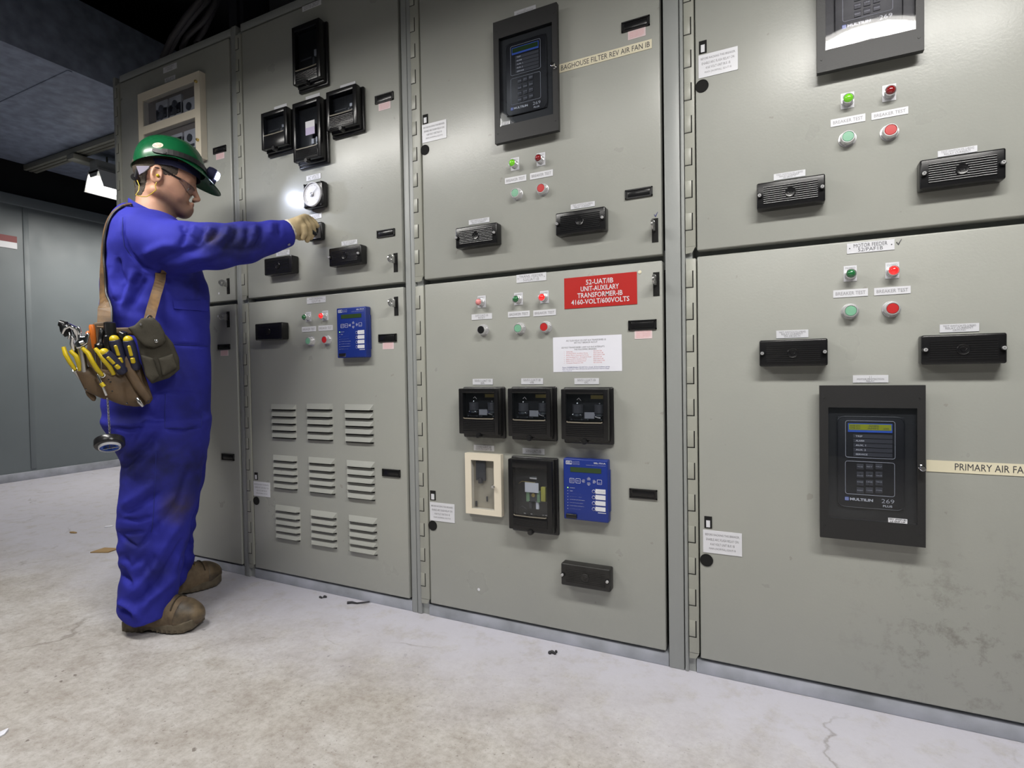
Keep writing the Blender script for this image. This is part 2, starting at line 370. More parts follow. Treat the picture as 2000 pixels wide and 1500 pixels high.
# left wall: lined with grey sheet up to 2.46 m, capped by a ledge, dark recess above
wl = MB(); wl.box(XL-.12, XL, YF, YB, 0, 2.355); wl.box(XL-.12, XL+.035, YF, YB, 2.355, 2.44, 0, .006)
for yy in (-1.6, -.38, .86, 2.08, 3.3): wl.box(XL, XL+.006, yy-.02, yy+.02, .09, 2.355, 0, .002)
struct('wall_left', wl, M['wall'])
b = MB(); b.box(XL, XL+.02, YF, YB, 0, .07, 0, .003); struct('baseboard_left', b, M['kick'])
b = MB(); b.box(XL-.4, XL-.14, YF, YB, 2.44, ZT); struct('trim_1', b, M['void'])
b = MB(); b.box(XL-.1, XR+.1, YB, YB+.1, 0, ZT); struct('wall_back', b, M['void'])
b = MB(); b.box(XR, XR+.1, YF, YB, 0, ZT); struct('wall_right', b, M['wall'])
b = MB(); b.box(XL-.1, XR+.1, YF-.1, YF, 0, ZT); struct('wall_front', b, M['wall'])

# low duct over the far aisle, with the rail and its hanging light
d = MB(); d.box(-5.86, -3.83, -2.6, 3.2, 2.72, 3.17, 0, .004)
for yy in (-1.3, .25, 1.8): d.box(-5.85, -3.84, yy-.012, yy+.012, 2.714, 2.72, 0, .002)
dk = d.build('air_duct', M['duct']); tag(dk, 'wide blue-grey sheet metal duct hanging low over the far aisle', 'duct')
r = MB()
for dy in (-.035, 0, .035): r.box(-5.86, -3.2, .90+dy-.013, .90+dy+.013, 2.670, 2.713, 0, .003)
tag(r.build('mounting_rail', M['rail']), 'grey steel channel rail running under the duct towards the cabinets', 'rail')
lx = -4.95
f = thing('fluorescent_fixture', (lx, .92, 2.380), 'lit fluorescent light with white reflector hanging beside the leftmost cabinet', 'light')
h = MB(); h.box(lx-.035, lx+.065, .92, 2.1, 2.540, 2.610, 0, .004); h.prism([(lx-.06, 2.540), (lx+.09, 2.540), (lx+.06, 2.480), (lx-.03, 2.480)], .92, 2.1); h.build('housing', M['frame'], f)
rf = MB(); rf.prism([(lx-.13, 2.380), (lx-.12, 2.380), (lx-.06, 2.510), (lx+.09, 2.510), (lx+.15, 2.380), (lx+.16, 2.380), (lx+.095, 2.525), (lx-.065, 2.525)], .92, 2.1)
M['reflector'] = nmat('white_reflector', (.85, .85, .82), .4)
M['tube'] = nmat('fluorescent_tube', (1, 1, 1), .4, emit=(1, .97, .92), estr=9)
rf.build('reflector', M['reflector'], f)
for dx in (-.035, .065):
    t = MB(); t.cyl((lx+dx, .93, 2.415), (lx+dx, 2.08, 2.415), .019, n=12); t.build('tube', M['tube'], f)
t = MB(); t.tube([(lx+.04, 1.2, 2.610), (lx+.04, 1.2, 2.660), (lx+.03, 1.2, 2.714)], .006); t.build('hanger', M['rail'], f)
c_ = MB(); c_.box(-5.13, -5.03, .83, 2.2, 2.615, 2.655, 0, .003); c_.tube([(-5.08, 1.1, 2.655), (-5.08, 1.1, 2.718)], .008)
tag(c_.build('conduit_trough', M['rail']), 'short grey steel trough hung above the fluorescent light', 'rail')

# sign on the left wall
s = thing('wall_sign', (XL+.003, .5, 2.03), 'red and white sign high on the far left wall', 'sign')
b = MB(); b.box(XL+.001, XL+.006, .20, .794, 1.982, 2.088); b.build('board', M['white'], s)
b = MB(); b.box(XL+.006, XL+.008, .20, .794, 2.035, 2.088); b.build('band', nmat('sign_red', hexc(120, 22, 28), .5), s)

# cables and a column in the dark behind the cabinets
for k, pts in enumerate([
    [(318, 112), (335, 75), (362, 35), (392, 0), (410, -40)], [(328, 108), (348, 68), (378, 30), (405, 0), (425, -40)],
    [(356, 92), (366, 70), (398, 40), (418, 10), (430, -30)], [(384, 82), (398, 60), (412, 30), (425, 0), (432, -40)]]):
    P = [onY(u, v, .45+.1*k) for u, v in pts]; b = MB(); P = [np.array([P[0][0]-.02, P[0][1], 2.344])]+P; b.tube(P, .017, 10)
    tag(b.build('power_cable', M['pipe']), ['thick dark cable rising behind the leftmost cabinet, nearest the wall', 'dark cable curving up close beside the leftmost cable', 'dark cable rising behind the middle of the leftmost cabinet', 'dark cable rising behind the cabinet, closest to the steel column'][k], 'cable', 'cables above the switchgear')
p0 = onY(447, 40, .75)[0]; p1 = onY(475, 40, .75)[0]
b = MB(); b.box(p0, p1, .75, .95, 2.345, 3.69, 0, .004); b.box(p0+.03, p1-.03, .73, .75, 2.345, 3.69); tag(b.build('steel_column', nmat('column_paint', hexc(60, 62, 70), .6)), 'dark steel column rising behind the cabinets into the ceiling', 'column')

# hanging fluorescent fixtures that light the room (behind the viewer); third one added as fill
for i, (lx, ly) in enumerate(LAMPS):
    LAMP_Z = LAMP_ZS[i]
    f = thing('fluorescent_fixture', (lx, ly, LAMP_Z), ['hanging fluorescent light over the aisle beside the worker', 'hanging fluorescent light over the right end of the aisle', 'added fluorescent fill light farthest from the cabinets'][i], 'light', 'aisle lights')
    h = MB(); h.box(lx-.62, lx+.62, ly-.05, ly+.05, LAMP_Z+.0, LAMP_Z+.06, 0, .004); h.build('housing', M['frame'], f)
    rf = MB(); n = len(rf.v)
    pr = [(-.16, -.08), (-.15, -.08), (-.07, -.01), (.07, -.01), (.15, -.08), (.16, -.08), (.08, 0.0), (-.08, 0.0)]
    vs = [(lx-.62, ly+p, LAMP_Z+q) for p, q in pr]+[(lx+.62, ly+p, LAMP_Z+q) for p, q in pr]; k = len(pr)
    rf.add(vs, [[j, (j+1) % k, k+(j+1) % k, k+j] for j in range(k)]+[list(range(k)), list(range(k, 2*k))]); rf.build('reflector', M['reflector'], f)
    for dy in (-.05, .05):
        t = MB(); t.cyl((lx-.6, ly+dy, LAMP_Z-.045), (lx+.6, ly+dy, LAMP_Z-.045), .016, n=12); t.build('tube', M['tube'], f)
    t = MB(); [t.tube([(lx+dx, ly, LAMP_Z+.06), (lx+dx, ly, ZT)], .005) for dx in (-.5, .5)]; t.build('hanger', M['rail'], f)

# floor litter
for nm, cu, cv, sx_, sy_, rot, mt, lab in [
    ('cardboard_scrap', 205, 1076, .10, .07, .4, 'cream', 'flat tan cardboard scrap on the floor behind the worker'),
    ('paper_scrap', 213, 1029, .05, .03, 1.0, 'paper', 'tiny white paper scrap on the floor by the blue trouser leg'),
    ('wood_chip', 143, 1041, .07, .02, .2, 'cream', 'small pale chip lying alone on the floor at left'),
    ('wood_chip', 172, 919, .09, .03, -1.2, 'cream', 'tan chip lying against the foot of the left wall'),
    ('paper_scrap', 2, 1436, .02, .045, .5, 'cream', 'pale torn scrap at the lower left of the floor')]:
    p = onZ(cu, cv); b = MB(); n = 7; pl = []
    if nm == 'cardboard_scrap': pts = [(-.5, -.45), (-.42, .3), (-.3, .5), (.5, .48), (.42, -.42)]
    else: pts = [(math.cos(2*PI*i/n)*.5*random.uniform(.7, 1), math.sin(2*PI*i/n)*.5*random.uniform(.7, 1)) for i in range(n)]
    for x, y in pts: pl.append((p[0]+x*sx_*math.cos(rot)-y*sy_*math.sin(rot), p[1]+x*sx_*math.sin(rot)+y*sy_*math.cos(rot)))
    k = len(pl); vs = [(x, y, .0005) for x, y in pl]+[(x, y, .0035+.004*random.random()) for x, y in pl]
    b.add(vs, [[i, (i+1) % k, k+(i+1) % k, k+i] for i in range(k)]+[list(range(k))[::-1], list(range(k, 2*k))])
    mt_ = nmat('cardboard', hexc(165, 135, 90), .8) if nm != 'paper_scrap' else M['paper']
    tag(b.build(nm, mt_), lab, 'litter')
M['debris'] = nmat('dark_debris', (.03, .03, .035), .7)
for cu, cv, lab in [(697, 1180, 'black twisted tie lying by the louvred cabinet foot'), (1079, 1276, 'small dark lump of dirt on floor below the red-sign cabinet'), (631, 1168, 'dark speck of debris on floor in front of louvred cabinet')]:
    p = onZ(cu, cv); b = MB()
    if cu == 697: b.tube([(p[0]-.035, p[1]-.012, .004), (p[0]-.02, p[1]-.004, .006), (p[0], p[1], .004), (p[0]+.02, p[1]+.014, .005), (p[0]+.035, p[1]+.03, .004)], [.006, .004, .003, .0028, .0025], 6)
    else:
        for i in range(5): b.sphere((p[0]+random.uniform(-.012, .012), p[1]+random.uniform(-.008, .008), .004), random.uniform(.004, .008), random.uniform(.003, .006), .0045, 0, 8, 5)
    tag(b.build('debris', M['debris']), lab, 'debris')

# ================================================================== CABINETS
LX = [-2.891, -2.022, -1.1246, -.2111]; RX = [-2.104, -1.217, -.3066, .612]
BX = [-2.955, -2.089, -1.184, -.2545, .66]
ZB, Z1, Z2, Z3, ZC = .0475, 1.1742, 1.1914, 2.299, 2.343
LAB = ['leftmost grey-green cabinet with a cream framed window, behind the worker', 'second grey-green cabinet with louvred lower door, by the worker\'s reaching arm',
       'third grey-green cabinet, with the red transformer sign on its lower door', 'rightmost grey-green cabinet with the PRIMARY AIR FAN label']
HW = [.04, .036, .038, .030]; DOORS = {}
def make_hinge(x, z0, z1, par, w_):
    """folded leaf flush with the door; interlocking knuckles show as outlined tongues"""
    b = MB(); b.box(x-w_, x-.003, -.003, .03, z0+.012, z1-.004, 0, .002)
    z = z0+.06
    while z < z1-.06:
        b.box(x-w_+.0005, x-w_+.0175, -.0042, -.0025, z, z+.045, 0, .0012)
        b.box(x-w_+.0175, x-w_+.0205, -.0032, -.0020, z-.002, z+.045, 1); b.box(x-w_, x-w_+.0205, -.0032, -.0020, z-.003, z-.0008, 1)
        z += .0895
    b.add([(x-w_, -.003, z0+.012), (x-.003, -.003, z0+.012), (x-.012, .0, z0-.004), (x-w_, .0, z0-.006)], [[0, 1, 2, 3]], 0)
    return b.build('hinge', [M['hinge'], M['dark']], par)
def make_latch(x, z, par, back=False):
    """slot with a pierced steel padlock tab beside it"""
    o = MB(); o.box(x-.009, x+.009, -.0012, .001, z-.034, z+.034); s_ = o.build('latch', M['dark'], par)
    t = MB(); t.box(x-.006, x+.004, -.034, -.001, z-.010, z+.026, 0, .003)
    t2 = MB(); n = 18; ro = [(.014*math.cos(2*PI*i/n), .014*math.sin(2*PI*i/n)) for i in range(n)]; ri = [(.0055*math.cos(2*PI*i/n), .0055*math.sin(2*PI*i/n)) for i in range(n)]
    vs = []
    for xx in (x-.003, x+.002):
        vs += [(xx, -.03+p, z+.01+q) for p, q in ro]+[(xx, -.03+p, z+.01+q) for p, q in ri]
    fs = []
    for i in range(n):
        j = (i+1) % n; fs += [[i, j, n+j, n+i], [2*n+i, 3*n+i, 3*n+j, 2*n+j], [i, 2*n+i, 2*n+j, j], [n+i, n+j, 3*n+j, 3*n+i]]
    t = MB(); t.add(vs, fs, 0, False); t.box(x-.003, x+.002, -.018, -.0005, z-.004, z+.024, 0, .001)
    t.build('latch_tab', M['steel'], par)
for i in range(4):
    x0, x1 = BX[i]+.0012, BX[i+1]-.0012
    cab = thing('switchgear_cabinet', ((x0+x1)/2, .05, 0), LAB[i], 'cabinet', 'switchgear cabinets')
    b = MB(); wh = HW[i]                           # shell and front frame
    b.box(x0, x0+.03, .045, 1.5, 0, ZC, 0, .002); b.box(x1-.03, x1, .045, 1.5, 0, ZC, 0, .002)
    b.box(x0, x1, .045, 1.5, ZC-.02, ZC); b.box(x0, x1, 1.48, 1.5, 0, ZC)
    b.box(LX[i]-.02, RX[i]+.003, .05, .08, Z1-.02, Z2+.02)
    b.box(RX[i]+.008, x1, .004, .05, 0, ZC-.001, 0, .003)
    b.box(x0, LX[i]-wh-.002, .002, .05, 0, ZC-.001, 0, .003); b.box(x0+.001, LX[i]-.014, .012, .05, 0, ZC-.03)
    b.box(LX[i]-.014, RX[i]+.008, .006, .05, Z3+.010, ZC-.001, 0, .003)
    if i == 0: b.box(x0-.02, x0, .05, .09, 1.82, ZC+.015, 0, .003)
    b.build('frame', M['frame'], cab)
    k = MB(); k.box(LX[i]-.012, RX[i]+.007, .007, .05, 0, ZB-.008, 0, .002); k.build('kick_plate', M['kick'], cab)
    bk = MB(); bk.box(LX[i]-.01, RX[i], .12, .122, .03, Z3+.02); bk.build('inner_panel', M['dark'], cab)
    for nm, za, zb_ in (('low', ZB, Z1), ('up', Z2, Z3)):
        dm = MB()
        dm.box(LX[i], RX[i], 0.0, .036, za, zb_, 0, .0035, 3)
        if i == 1 and nm == 'low': pass
        dr = dm.build('door', M['door'], cab); DOORS[(i, nm)] = dr
        make_hinge(LX[i], za, zb_, dr, HW[i])
# vertical seam beads between neighbouring cabinets
# louvres of the second lower door
dr = DOORS[(1, 'low')]
cols = [((530, 787), (579.6, 787)), ((599, 787), (652, 787)), ((673, 788), (731.5, 788))]
def louv(x0, x1, z0, z1):
    b = MB(); n = 5; p = (z1-z0)/n
    for k in range(n):
        zt = z1-k*p-.004; zb_ = zt-p*.72; dd = .013
        vs = []
        for (xx, e) in ((x0, 1), (x1, -1)):
            vs += [(xx, 0, zt), (xx+e*.012, -dd*.75, zb_+p*.22), (xx+e*.012, -dd, zb_), (xx, 0, zb_)]
        fs = [[0, 1, 5, 4], [1, 2, 6, 5], [0, 3, 2, 1], [4, 5, 6, 7]]
        b.add(vs, fs, 0, False)
        b.add([(x0+.004, -.0006, zb_-.001), (x1-.004, -.0006, zb_-.001), (x1-.004, -dd+.001, zb_+.0005), (x0+.004, -dd+.001, zb_+.0005)], [[0, 1, 2, 3]], 1)
        b.add([(x0+.004, -.0006, zb_-.006), (x1-.004, -.0006, zb_-.006), (x1-.004, -.0006, zb_+.001), (x0+.004, -.0006, zb_+.001)], [[0, 1, 2, 3]], 1)
    return b
for (tl, br) in [((530, 787), (580, 857)), ((598.6, 786), (652, 861)), ((672.6, 787), (731.6, 866)),
                 ((533.5, 886), (582.4, 957)), ((602.6, 890), (656.4, 966)), ((676.8, 896), (734.4, 978)),
                 ((538, 983), (588, 1057)), ((606.8, 993), (660, 1071)), ((681, 1003), (739, 1085))]:
    a = onY(*tl); c_ = onY(*br); louv(a[0], c_[0], c_[2], a[2]).build('louvre_bank', [M['door'], M['dark']], dr)
# latches
for (i, nm, u, v) in [(0, 'up', 446, 559), (0, 'low', 446, 624), (1, 'up', 773, 513), (1, 'low', 774, 598), (2, 'up', 1279.5, 450), (2, 'low', 1282, 555)]:
    p = onY(u, v); make_latch(p[0], p[2], DOORS[(i, nm)])
# racking slots and round holes
for (i, nm, s_, h_) in [(2, 'up', [(826.4, 226), (835.6, 225), (835.6, 240), (826.4, 241)], (830, 293)), (2, 'low', [(841, 959.7), (850.5, 960), (850.5, 975.5), (841, 975)], (845.4, 1026.4)),
                        (3, 'up', [(1366, 83), (1379.5, 81), (1379.5, 101), (1366, 104)], (1371, 168.3)), (3, 'low', [(1376.5, 1010), (1390, 1011), (1390, 1030), (1376.5, 1029)], (1380, 1094)),
                        (1, 'low', [(497.7, 924), (503.3, 924), (503.3, 936), (497.7, 935)], (501, 978))]:
    x0, x1, z0, z1 = quad(s_); b = MB(); b.box(x0-.001, x1+.001, -.0014, .001, z0-.003, z1+.003); b.box(x0+.004, x1-.004, -.0024, -.0012, z0, z0+(z1-z0)*.7, 1)
    b.build('inspection_slot', [M['dark'], M['white']], DOORS[(i, nm)])
    p = onY(*h_); b = MB(); b.cyl((p[0], -.0015, p[2]), (p[0], .001, p[2]), .0155, n=28); b.lathe((p[0], 0, p[2]), (0, -1, 0), [(0, .0175), (.0022, .0172), (.0022, .0155), (0, .0155)], 28)
    b.build('racking_hole', M['dark'], DOORS[(i, nm)])
# ================================================================== NAMEPLATES, SIGNS
def plate(name, p, lines, label, cat='label', mats=('white', 'ink_soft'), group=None, mx=.08, my=.12, gap=.12, th=.0016, weight=0.0, screws=False, r=0, child=False, align='C'):
    x0, x1, z0, z1 = quad(p); w = x1-x0; h = z1-z0
    b = MB(); b.box(x0, x1, -th, -.0002, z0, z1, 0, r)
    tb = MB() if child else b
    tot = sum(k for _, k, _ in lines)+gap*(len(lines)-1) if lines else 1
    z = z1-h*my; H_ = h*(1-2*my); mi = 0 if child else 1
    for txt, k, ww in lines:
        hh = H_*k/tot
        if txt: tb.text(txt, x0+w*(mx+(1-ww)/2*(1-2*mx)) if align == 'C' else x0+w*mx, x1-w*(mx+(1-ww)/2*(1-2*mx)) if align == 'C' else x0+w*mx+(1-2*mx)*w*ww, z-hh, z, -th, mi, weight, keep=True)
        z -= hh+H_*gap/tot
    if screws:
        for sx in (x0+w*.06, x1-w*.06): b.cyl((sx, -th-.0006, (z0+z1)/2), (sx, -th, (z0+z1)/2), h*.055, n=10, m=1, smooth=False)
    o = b.build(name, [M[mats[0]], M[mats[1]]], origin=((x0+x1)/2, 0, (z0+z1)/2)); tag(o, label, cat, group)
    if child: tb.build('lettering', M[mats[1]], o)
    return o
def P4(*a): return [(a[i], a[i+1]) for i in range(0, 8, 2)]
G_BT = 'breaker test plates'
BT = [('BREAKER TEST', 1, 1)]
for q, d_ in [(P4(590, 639, 617.6, 637, 617.6, 647, 590.6, 648.6), 'white breaker test plate above the green button, beside blue relay on louvred door'),
              (P4(622.4, 636.6, 650.4, 634.6, 650.4, 645, 622.6, 646.4), 'white breaker test plate above the red button on the louvred door'),
              (P4(986.3, 348.8, 1028, 340.7, 1028.7, 352.9, 986.8, 360), 'white breaker test plate over green button, below the baghouse door relay'),
              (P4(1035.4, 338.9, 1080, 331.3, 1080, 344, 1035.7, 351), 'white breaker test plate over red button, below the baghouse door relay'),
              (P4(992.4, 609.7, 1034.8, 606.3, 1035, 617.6, 992.8, 620.8), 'white breaker test plate over green button left of the red transformer sign'),
              (P4(1041.7, 606.7, 1085.8, 603.6, 1086.3, 615, 1042.2, 618.3), 'white breaker test plate over red button, nearest the red transformer sign'),
              (P4(1622, 234.6, 1689.6, 222, 1690.3, 237, 1622.6, 248.2), 'white breaker test plate over green button on the top right door'),
              (P4(1701.8, 221, 1773.3, 208.4, 1774, 222.7, 1702.2, 234.6), 'white breaker test plate over red button on the top right door'),
              (P4(1627, 567.4, 1694.8, 563.2, 1695.4, 577.8, 1627.6, 582), 'white breaker test plate over green button on the bottom right door'),
              (P4(1706.9, 562.7, 1778, 558.5, 1778.8, 573, 1707.4, 577), 'white breaker test plate over red button on the bottom right door')]:
    plate('nameplate', q, BT, d_, group=G_BT, my=.27, mx=.07)
TS = 'TEST SWITCH FS-2/B042'
for q, ln, d_, kw in [
    (P4(318.9, 132, 345.5, 123, 345.8, 133.7, 320, 143), [('SYNCHRO', 1, .9), ('PANEL', 1, .7)], 'small pale nameplate at top centre of the leftmost upper door', {}),
    (P4(322, 154, 342.5, 146.5, 343, 154.5, 323, 162), [('RELAYS', 1, .9)], 'lower small plate just above the cream framed window', {}),
    (P4(591, 13, 627.6, -.5, 627.6, 9, 591, 23), [('52/UT1B CIRCUIT', 1, 1)], 'pale nameplate at the very top of the door the worker touches', {}),
    (P4(599, 344, 627, 338.6, 627, 349, 599, 353.6), [('AC VOLTS', 1, .9)], 'white nameplate just above the round dial meter', {}),
    (P4(601, 420, 628.4, 416.4, 628.4, 426, 601, 430), [('TRANSFER', 1, .9)], 'white nameplate between the dial meter and the gloved hand', {}),
    (P4(540, 491, 566, 487.5, 566, 497, 540, 501), [(TS, 1, 1), ('POTENTIAL', 1, .8)], 'white nameplate over the test switch under the worker\'s cuff', {}),
    (P4(667.6, 472, 698, 467.6, 698, 476, 667.6, 481), [(TS, 1, 1), ('RELAY CURRENT', 1, .8)], 'white nameplate over the ribbed test switch right of the gloved hand', {}),
    (P4(599.6, 582.4, 636.4, 578, 636.4, 590, 600, 594), [('MAIN (NORMAL)', 1, .9), ('52/UT1B', 1, .7)], 'white screwed nameplate at the top of the louvred door', dict(screws=True)),
    (P4(1004.8, 22.4, 1046.8, 10.4, 1046.8, 19.6, 1004.8, 31), [('11', .8, .3), ('MOTOR PROTECTION', .8, .9)], 'white nameplate peeking above the relay on the baghouse door', {}),
    (P4(916, 430.4, 956, 424.4, 956, 433.8, 916, 439.6), [(TS, 1, 1), ('RELAY CURRENT', 1, .8)], 'white nameplate over the left test switch on the baghouse door', {}),
    (P4(1115, 399.6, 1161.8, 393.4, 1161.8, 403, 1115, 409.6), [(TS, 1, 1), ('RELAY CURRENT', 1, .8)], 'white nameplate over the right test switch on the baghouse door', {}),
    (P4(1008.8, 536.8, 1067, 532, 1067.4, 547.3, 1009.2, 553), [('TRANS. FEEDER', 1, .95), ('52/UAT1B', 1, .75)], 'white screwed TRANS. FEEDER nameplate left of the red sign', dict(screws=True, gap=.25)),
    (P4(921.4, 615, 961.3, 611, 961.5, 622.3, 921.8, 625.6), [('50T/UAT1B', 1, .8), ('RESET', 1, .5)], 'white reset nameplate between the pink lamp and black button', {}),
    (P4(923.4, 740.5, 962.6, 739.4, 963, 751, 924, 751.6), [('50/51-UAT1B', 1, .95), ('ØA', .9, .25)], 'white nameplate above the leftmost of three relays in a row', {}),
    (P4(1018, 739, 1061, 738.7, 1061, 750.3, 1018.5, 750.6), [('50/51-UAT1B', 1, .95), ('ØB', .9, .25)], 'white nameplate above the middle of three relays in a row', {}),
    (P4(1122, 739, 1170, 738.3, 1170, 750.3, 1122.3, 750.6), [('50/51-UAT1B', 1, .95), ('ØC', .9, .25)], 'white nameplate above the rightmost of three relays in a row', {}),
    (P4(925.8, 868.6, 965.4, 870.5, 965, 881.6, 925.8, 879.8), [('50/83-UAT1B', 1, .95), ('50/51N-UAT1B', 1, .95)], 'nameplate just above the cream framed glass box', {}),
    (P4(1021, 874.4, 1063.6, 876.8, 1063.6, 888, 1021, 886), [('50N-UAT1B', 1, .85)], 'nameplate just above the tall black relay by the blue one', {'my': .25}),
    (P4(1511, 340, 1572.6, 332, 1573.3, 344.5, 1511.4, 352), [(TS, 1, 1), ('RELAY CURRENT', 1, .8), ('ØA ØB ØC N', .8, .5)], 'white nameplate over the left test switch on the top right door', {}),
    (P4(1831, 295, 1908, 285, 1909, 296.5, 1831.7, 307), [(TS, 1, 1), ('RELAY CURRENT', 1, .8)], 'white nameplate over the right test switch on the top right door', {}),
    (P4(1653.7, 475.8, 1746.6, 467.4, 1747.2, 487.6, 1654.2, 496), [('MOTOR FEEDER', 1, .84), ('52/PAF1B', .95, .7)], 'white screwed MOTOR FEEDER nameplate at top of the bottom right door', dict(screws=True, mats=('white', 'ink'), weight=-.008, gap=.18)),
    (P4(1516, 645.8, 1578.6, 643.9, 1578.9, 659.3, 1516.3, 660.5), [(TS, 1, 1), ('RELAY CURRENT', 1, .8), ('ØA ØB ØC N', 1, .6)], 'white nameplate over the left test switch on the bottom right door', {}),
    (P4(1834.8, 633.8, 1911.9, 631, 1912.2, 647.2, 1835.4, 649.5), [(TS, 1, 1), ('RELAY CURRENT', 1, .85), ('GROUND', .9, .4)], 'white nameplate over the right test switch on the bottom right door', {}),
    (P4(1665.6, 732.7, 1734.8, 732.7, 1735, 747, 1665.6, 747.6), [('11', 1, .2), ('MOTOR PROTECTION', .8, .9), ('RELAY', .8, .4)], 'white nameplate above the big relay on the bottom right door', {})]:
    plate('nameplate', q, ln, d_, group='small engraved nameplates', **kw)
NOTE = [('BEFORE RACKING THIS BREAKER,', 1, .98), ('ENABLE ARC FLASH RELAY ON', 1, .92), ('4160 VOLT UNIT BUS 1B', 1, .7), ('MAIN (NORMAL) 52/UT1B', 1, .76)]
for q, d_ in [(P4(495.6, 939, 527.8, 943.4, 528, 972, 496, 967), 'white racking notice on the louvred door, left of the louvres'),
              (P4(824.2, 244.2, 872, 233.8, 872.6, 268.8, 825.8, 280), 'white racking notice at the left of the baghouse door'),
              (P4(840, 979.7, 887.7, 985.4, 888.6, 1021, 840.5, 1016.4), 'white racking notice left of the cream framed glass box'),
              (P4(1364, 109.8, 1440.7, 90, 1441.4, 137, 1365, 153), 'white racking notice at the left of the top right door'),
              (P4(1373.3, 1033.8, 1448.9, 1042, 1449.6, 1087, 1373.3, 1078), 'white racking notice at the left of the bottom right door')]:
    plate('notice_plate', q, NOTE, d_, cat='notice', group='racking notices', gap=.9, mx=.05, my=.14)
plate('tape_label', P4(1092.4, 124, 1273, 79, 1273.6, 96.6, 1093, 140.9), [('BAGHOUSE FILTER REV AIR FAN IB', 1, 1)], 'long cream label strip reading BAGHOUSE FILTER REV AIR FAN IB', 'label', ('cream', 'ink'), my=.2, mx=.02, child=True)
x0, x1, z0, z1 = quad(P4(1809, 899.3, 2000, 905.5, 2000, 929, 1809, 921.6)); x1 = x0+.30
b = MB(); b.box(x0, x1, -.0016, -.0002, z0, z1); o = b.build('tape_label', M['cream'], origin=(x0, 0, z0)); tag(o, 'long cream label strip reading PRIMARY AIR FAN beside the relay', 'label')
xa = onY(1864.5, 915)[0]; xb = onY(1999, 918)[0]
b = MB(); b.text('PRIMARY AIR FAN', xa, xb+.012, z0+(z1-z0)*.24, z0+(z1-z0)*.82, -.0016, 0); b.build('lettering', M['ink'], o)
plate('transformer_sign', P4(1102, 543.7, 1243.8, 531, 1245, 594, 1103, 603.6), [('52-UAT/IB', 1, .40), ('UNIT-AUXILARY', 1, .56), ('TRANSFORMER-IB', 1, .66), ('4160-VOLT/600VOLTS', 1, .85)],
      'red sign with white lettering, UNIT-AUXILARY TRANSFORMER', 'sign', ('red_sign', 'white'), my=.11, mx=.03, gap=.28, child=True, weight=.012)
# typed paper notice
x0, x1, z0, z1 = quad(P4(1080, 658.6, 1214, 653.8, 1215.4, 724, 1081, 727.5)); w_ = x1-x0; h_ = z1-z0
b = MB(); b.box(x0, x1, -.0009, -.0001, z0, z1); o = b.build('paper_notice', M['paper'], origin=(x0, 0, z0)); tag(o, 'white paper notice with red list, taped below the red sign', 'notice')
def tl(mb, s_, fx0, fx1, fz, fh): mb.text(s_, x0+w_*fx0, x0+w_*fx1, z1-h_*(fz+fh), z1-h_*fz, -.0009, 0, 0, False)
b = MB(); tl(b, 'ARC FLASH RELAY ON UNIT AUX TRANSFORMER 1B', .2, .78, .09, .05); tl(b, '600 VOLT BREAKER IN/OUT', .32, .66, .155, .045); tl(b, '600 VOLT TRANSFORMER 1-UNIT AUX BUS INTERRUPTS', .13, .76, .285, .045); tl(b, 'THE FOLLOWING BREAKERS:', .32, .65, .345, .045); b.build('heading', M['ink_soft'], o)
b = MB()
for k, (s_, ex) in enumerate([('Turbine Gen.', .30), ('Cooling MCC Auxiliary Pump', .52), ('Boiler MCC-1 Emergency Pump', .53), ('Ash Handling MCC - Emergency Pump', .57), ('Baghouse MCC Auxiliary Pump', .5), ('Boiler MCC Air System Feed', .49), ('Computer Equipment UPS', .45)]):
    zz = .41+.054*k; tl(b, s_, .2, ex, zz, .034); tl(b, '52-UAT1B', .6, .72+.02*(k % 3), zz, .03); tl(b, '-', .165, .175, zz+.015, .006)
b.build('red_list', M['red_ink'], o)
b = MB(); tl(b, 'Note: 4160/600 Breaker 52-UAT1B is closed, all the breakers can be', .14, .83, .855, .035); tl(b, '600 Volt Breaker that will also be powered from Station Feed', .14, .82, .905, .035); tl(b, 'when required', .14, .28, .955, .03)
b.build('footnote', M['blue_ink'], o)
p = onY(1249.6, 531.5); b = MB(); b.lathe((p[0], -.0001, p[2]), (0, -1, 0), [(0, .0052), (.0015, .005), (.002, .003)], 16); tag(b.build('sticker_dot', M['cream'], origin=p), 'small round cream sticker beside the top corner of the red sign', 'sticker')
for u, v, mt, lab in [(1280.6, 420, 'blue_ink', 'blue pen tick above the upper latch of the third cabinet'), (1755, 474, 'ink', 'small dark pen tick right of the MOTOR FEEDER nameplate')]:
    p = onY(u, v); b = MB(); b.strap([(p[0]-.004, -.0006, p[2]+.002), (p[0]-.001, -.0006, p[2]-.005), (p[0]+.006, -.0006, p[2]+.008)], (0, -1, 0), [.002, .003, .001], .0006); tag(b.build('pen_tick', M[mt], origin=p), lab, 'mark')
for u, v, lab in [(427.5, 573, 'tiny white paint dot under the upper latch of the leftmost cabinet'), (426, 617.5, 'tiny white paint dot beside the lower latch of the leftmost cabinet'), (935, 1151.4, 'small pale chip in the paint low on the red-sign door')]:
    p = onY(u, v); b = MB(); b.lathe((p[0], -.0001, p[2]), (0, -1, 0), [(0, .005), (.0005, .0045)], 9); tag(b.build('paint_chip', M['white'], origin=p), lab, 'mark')

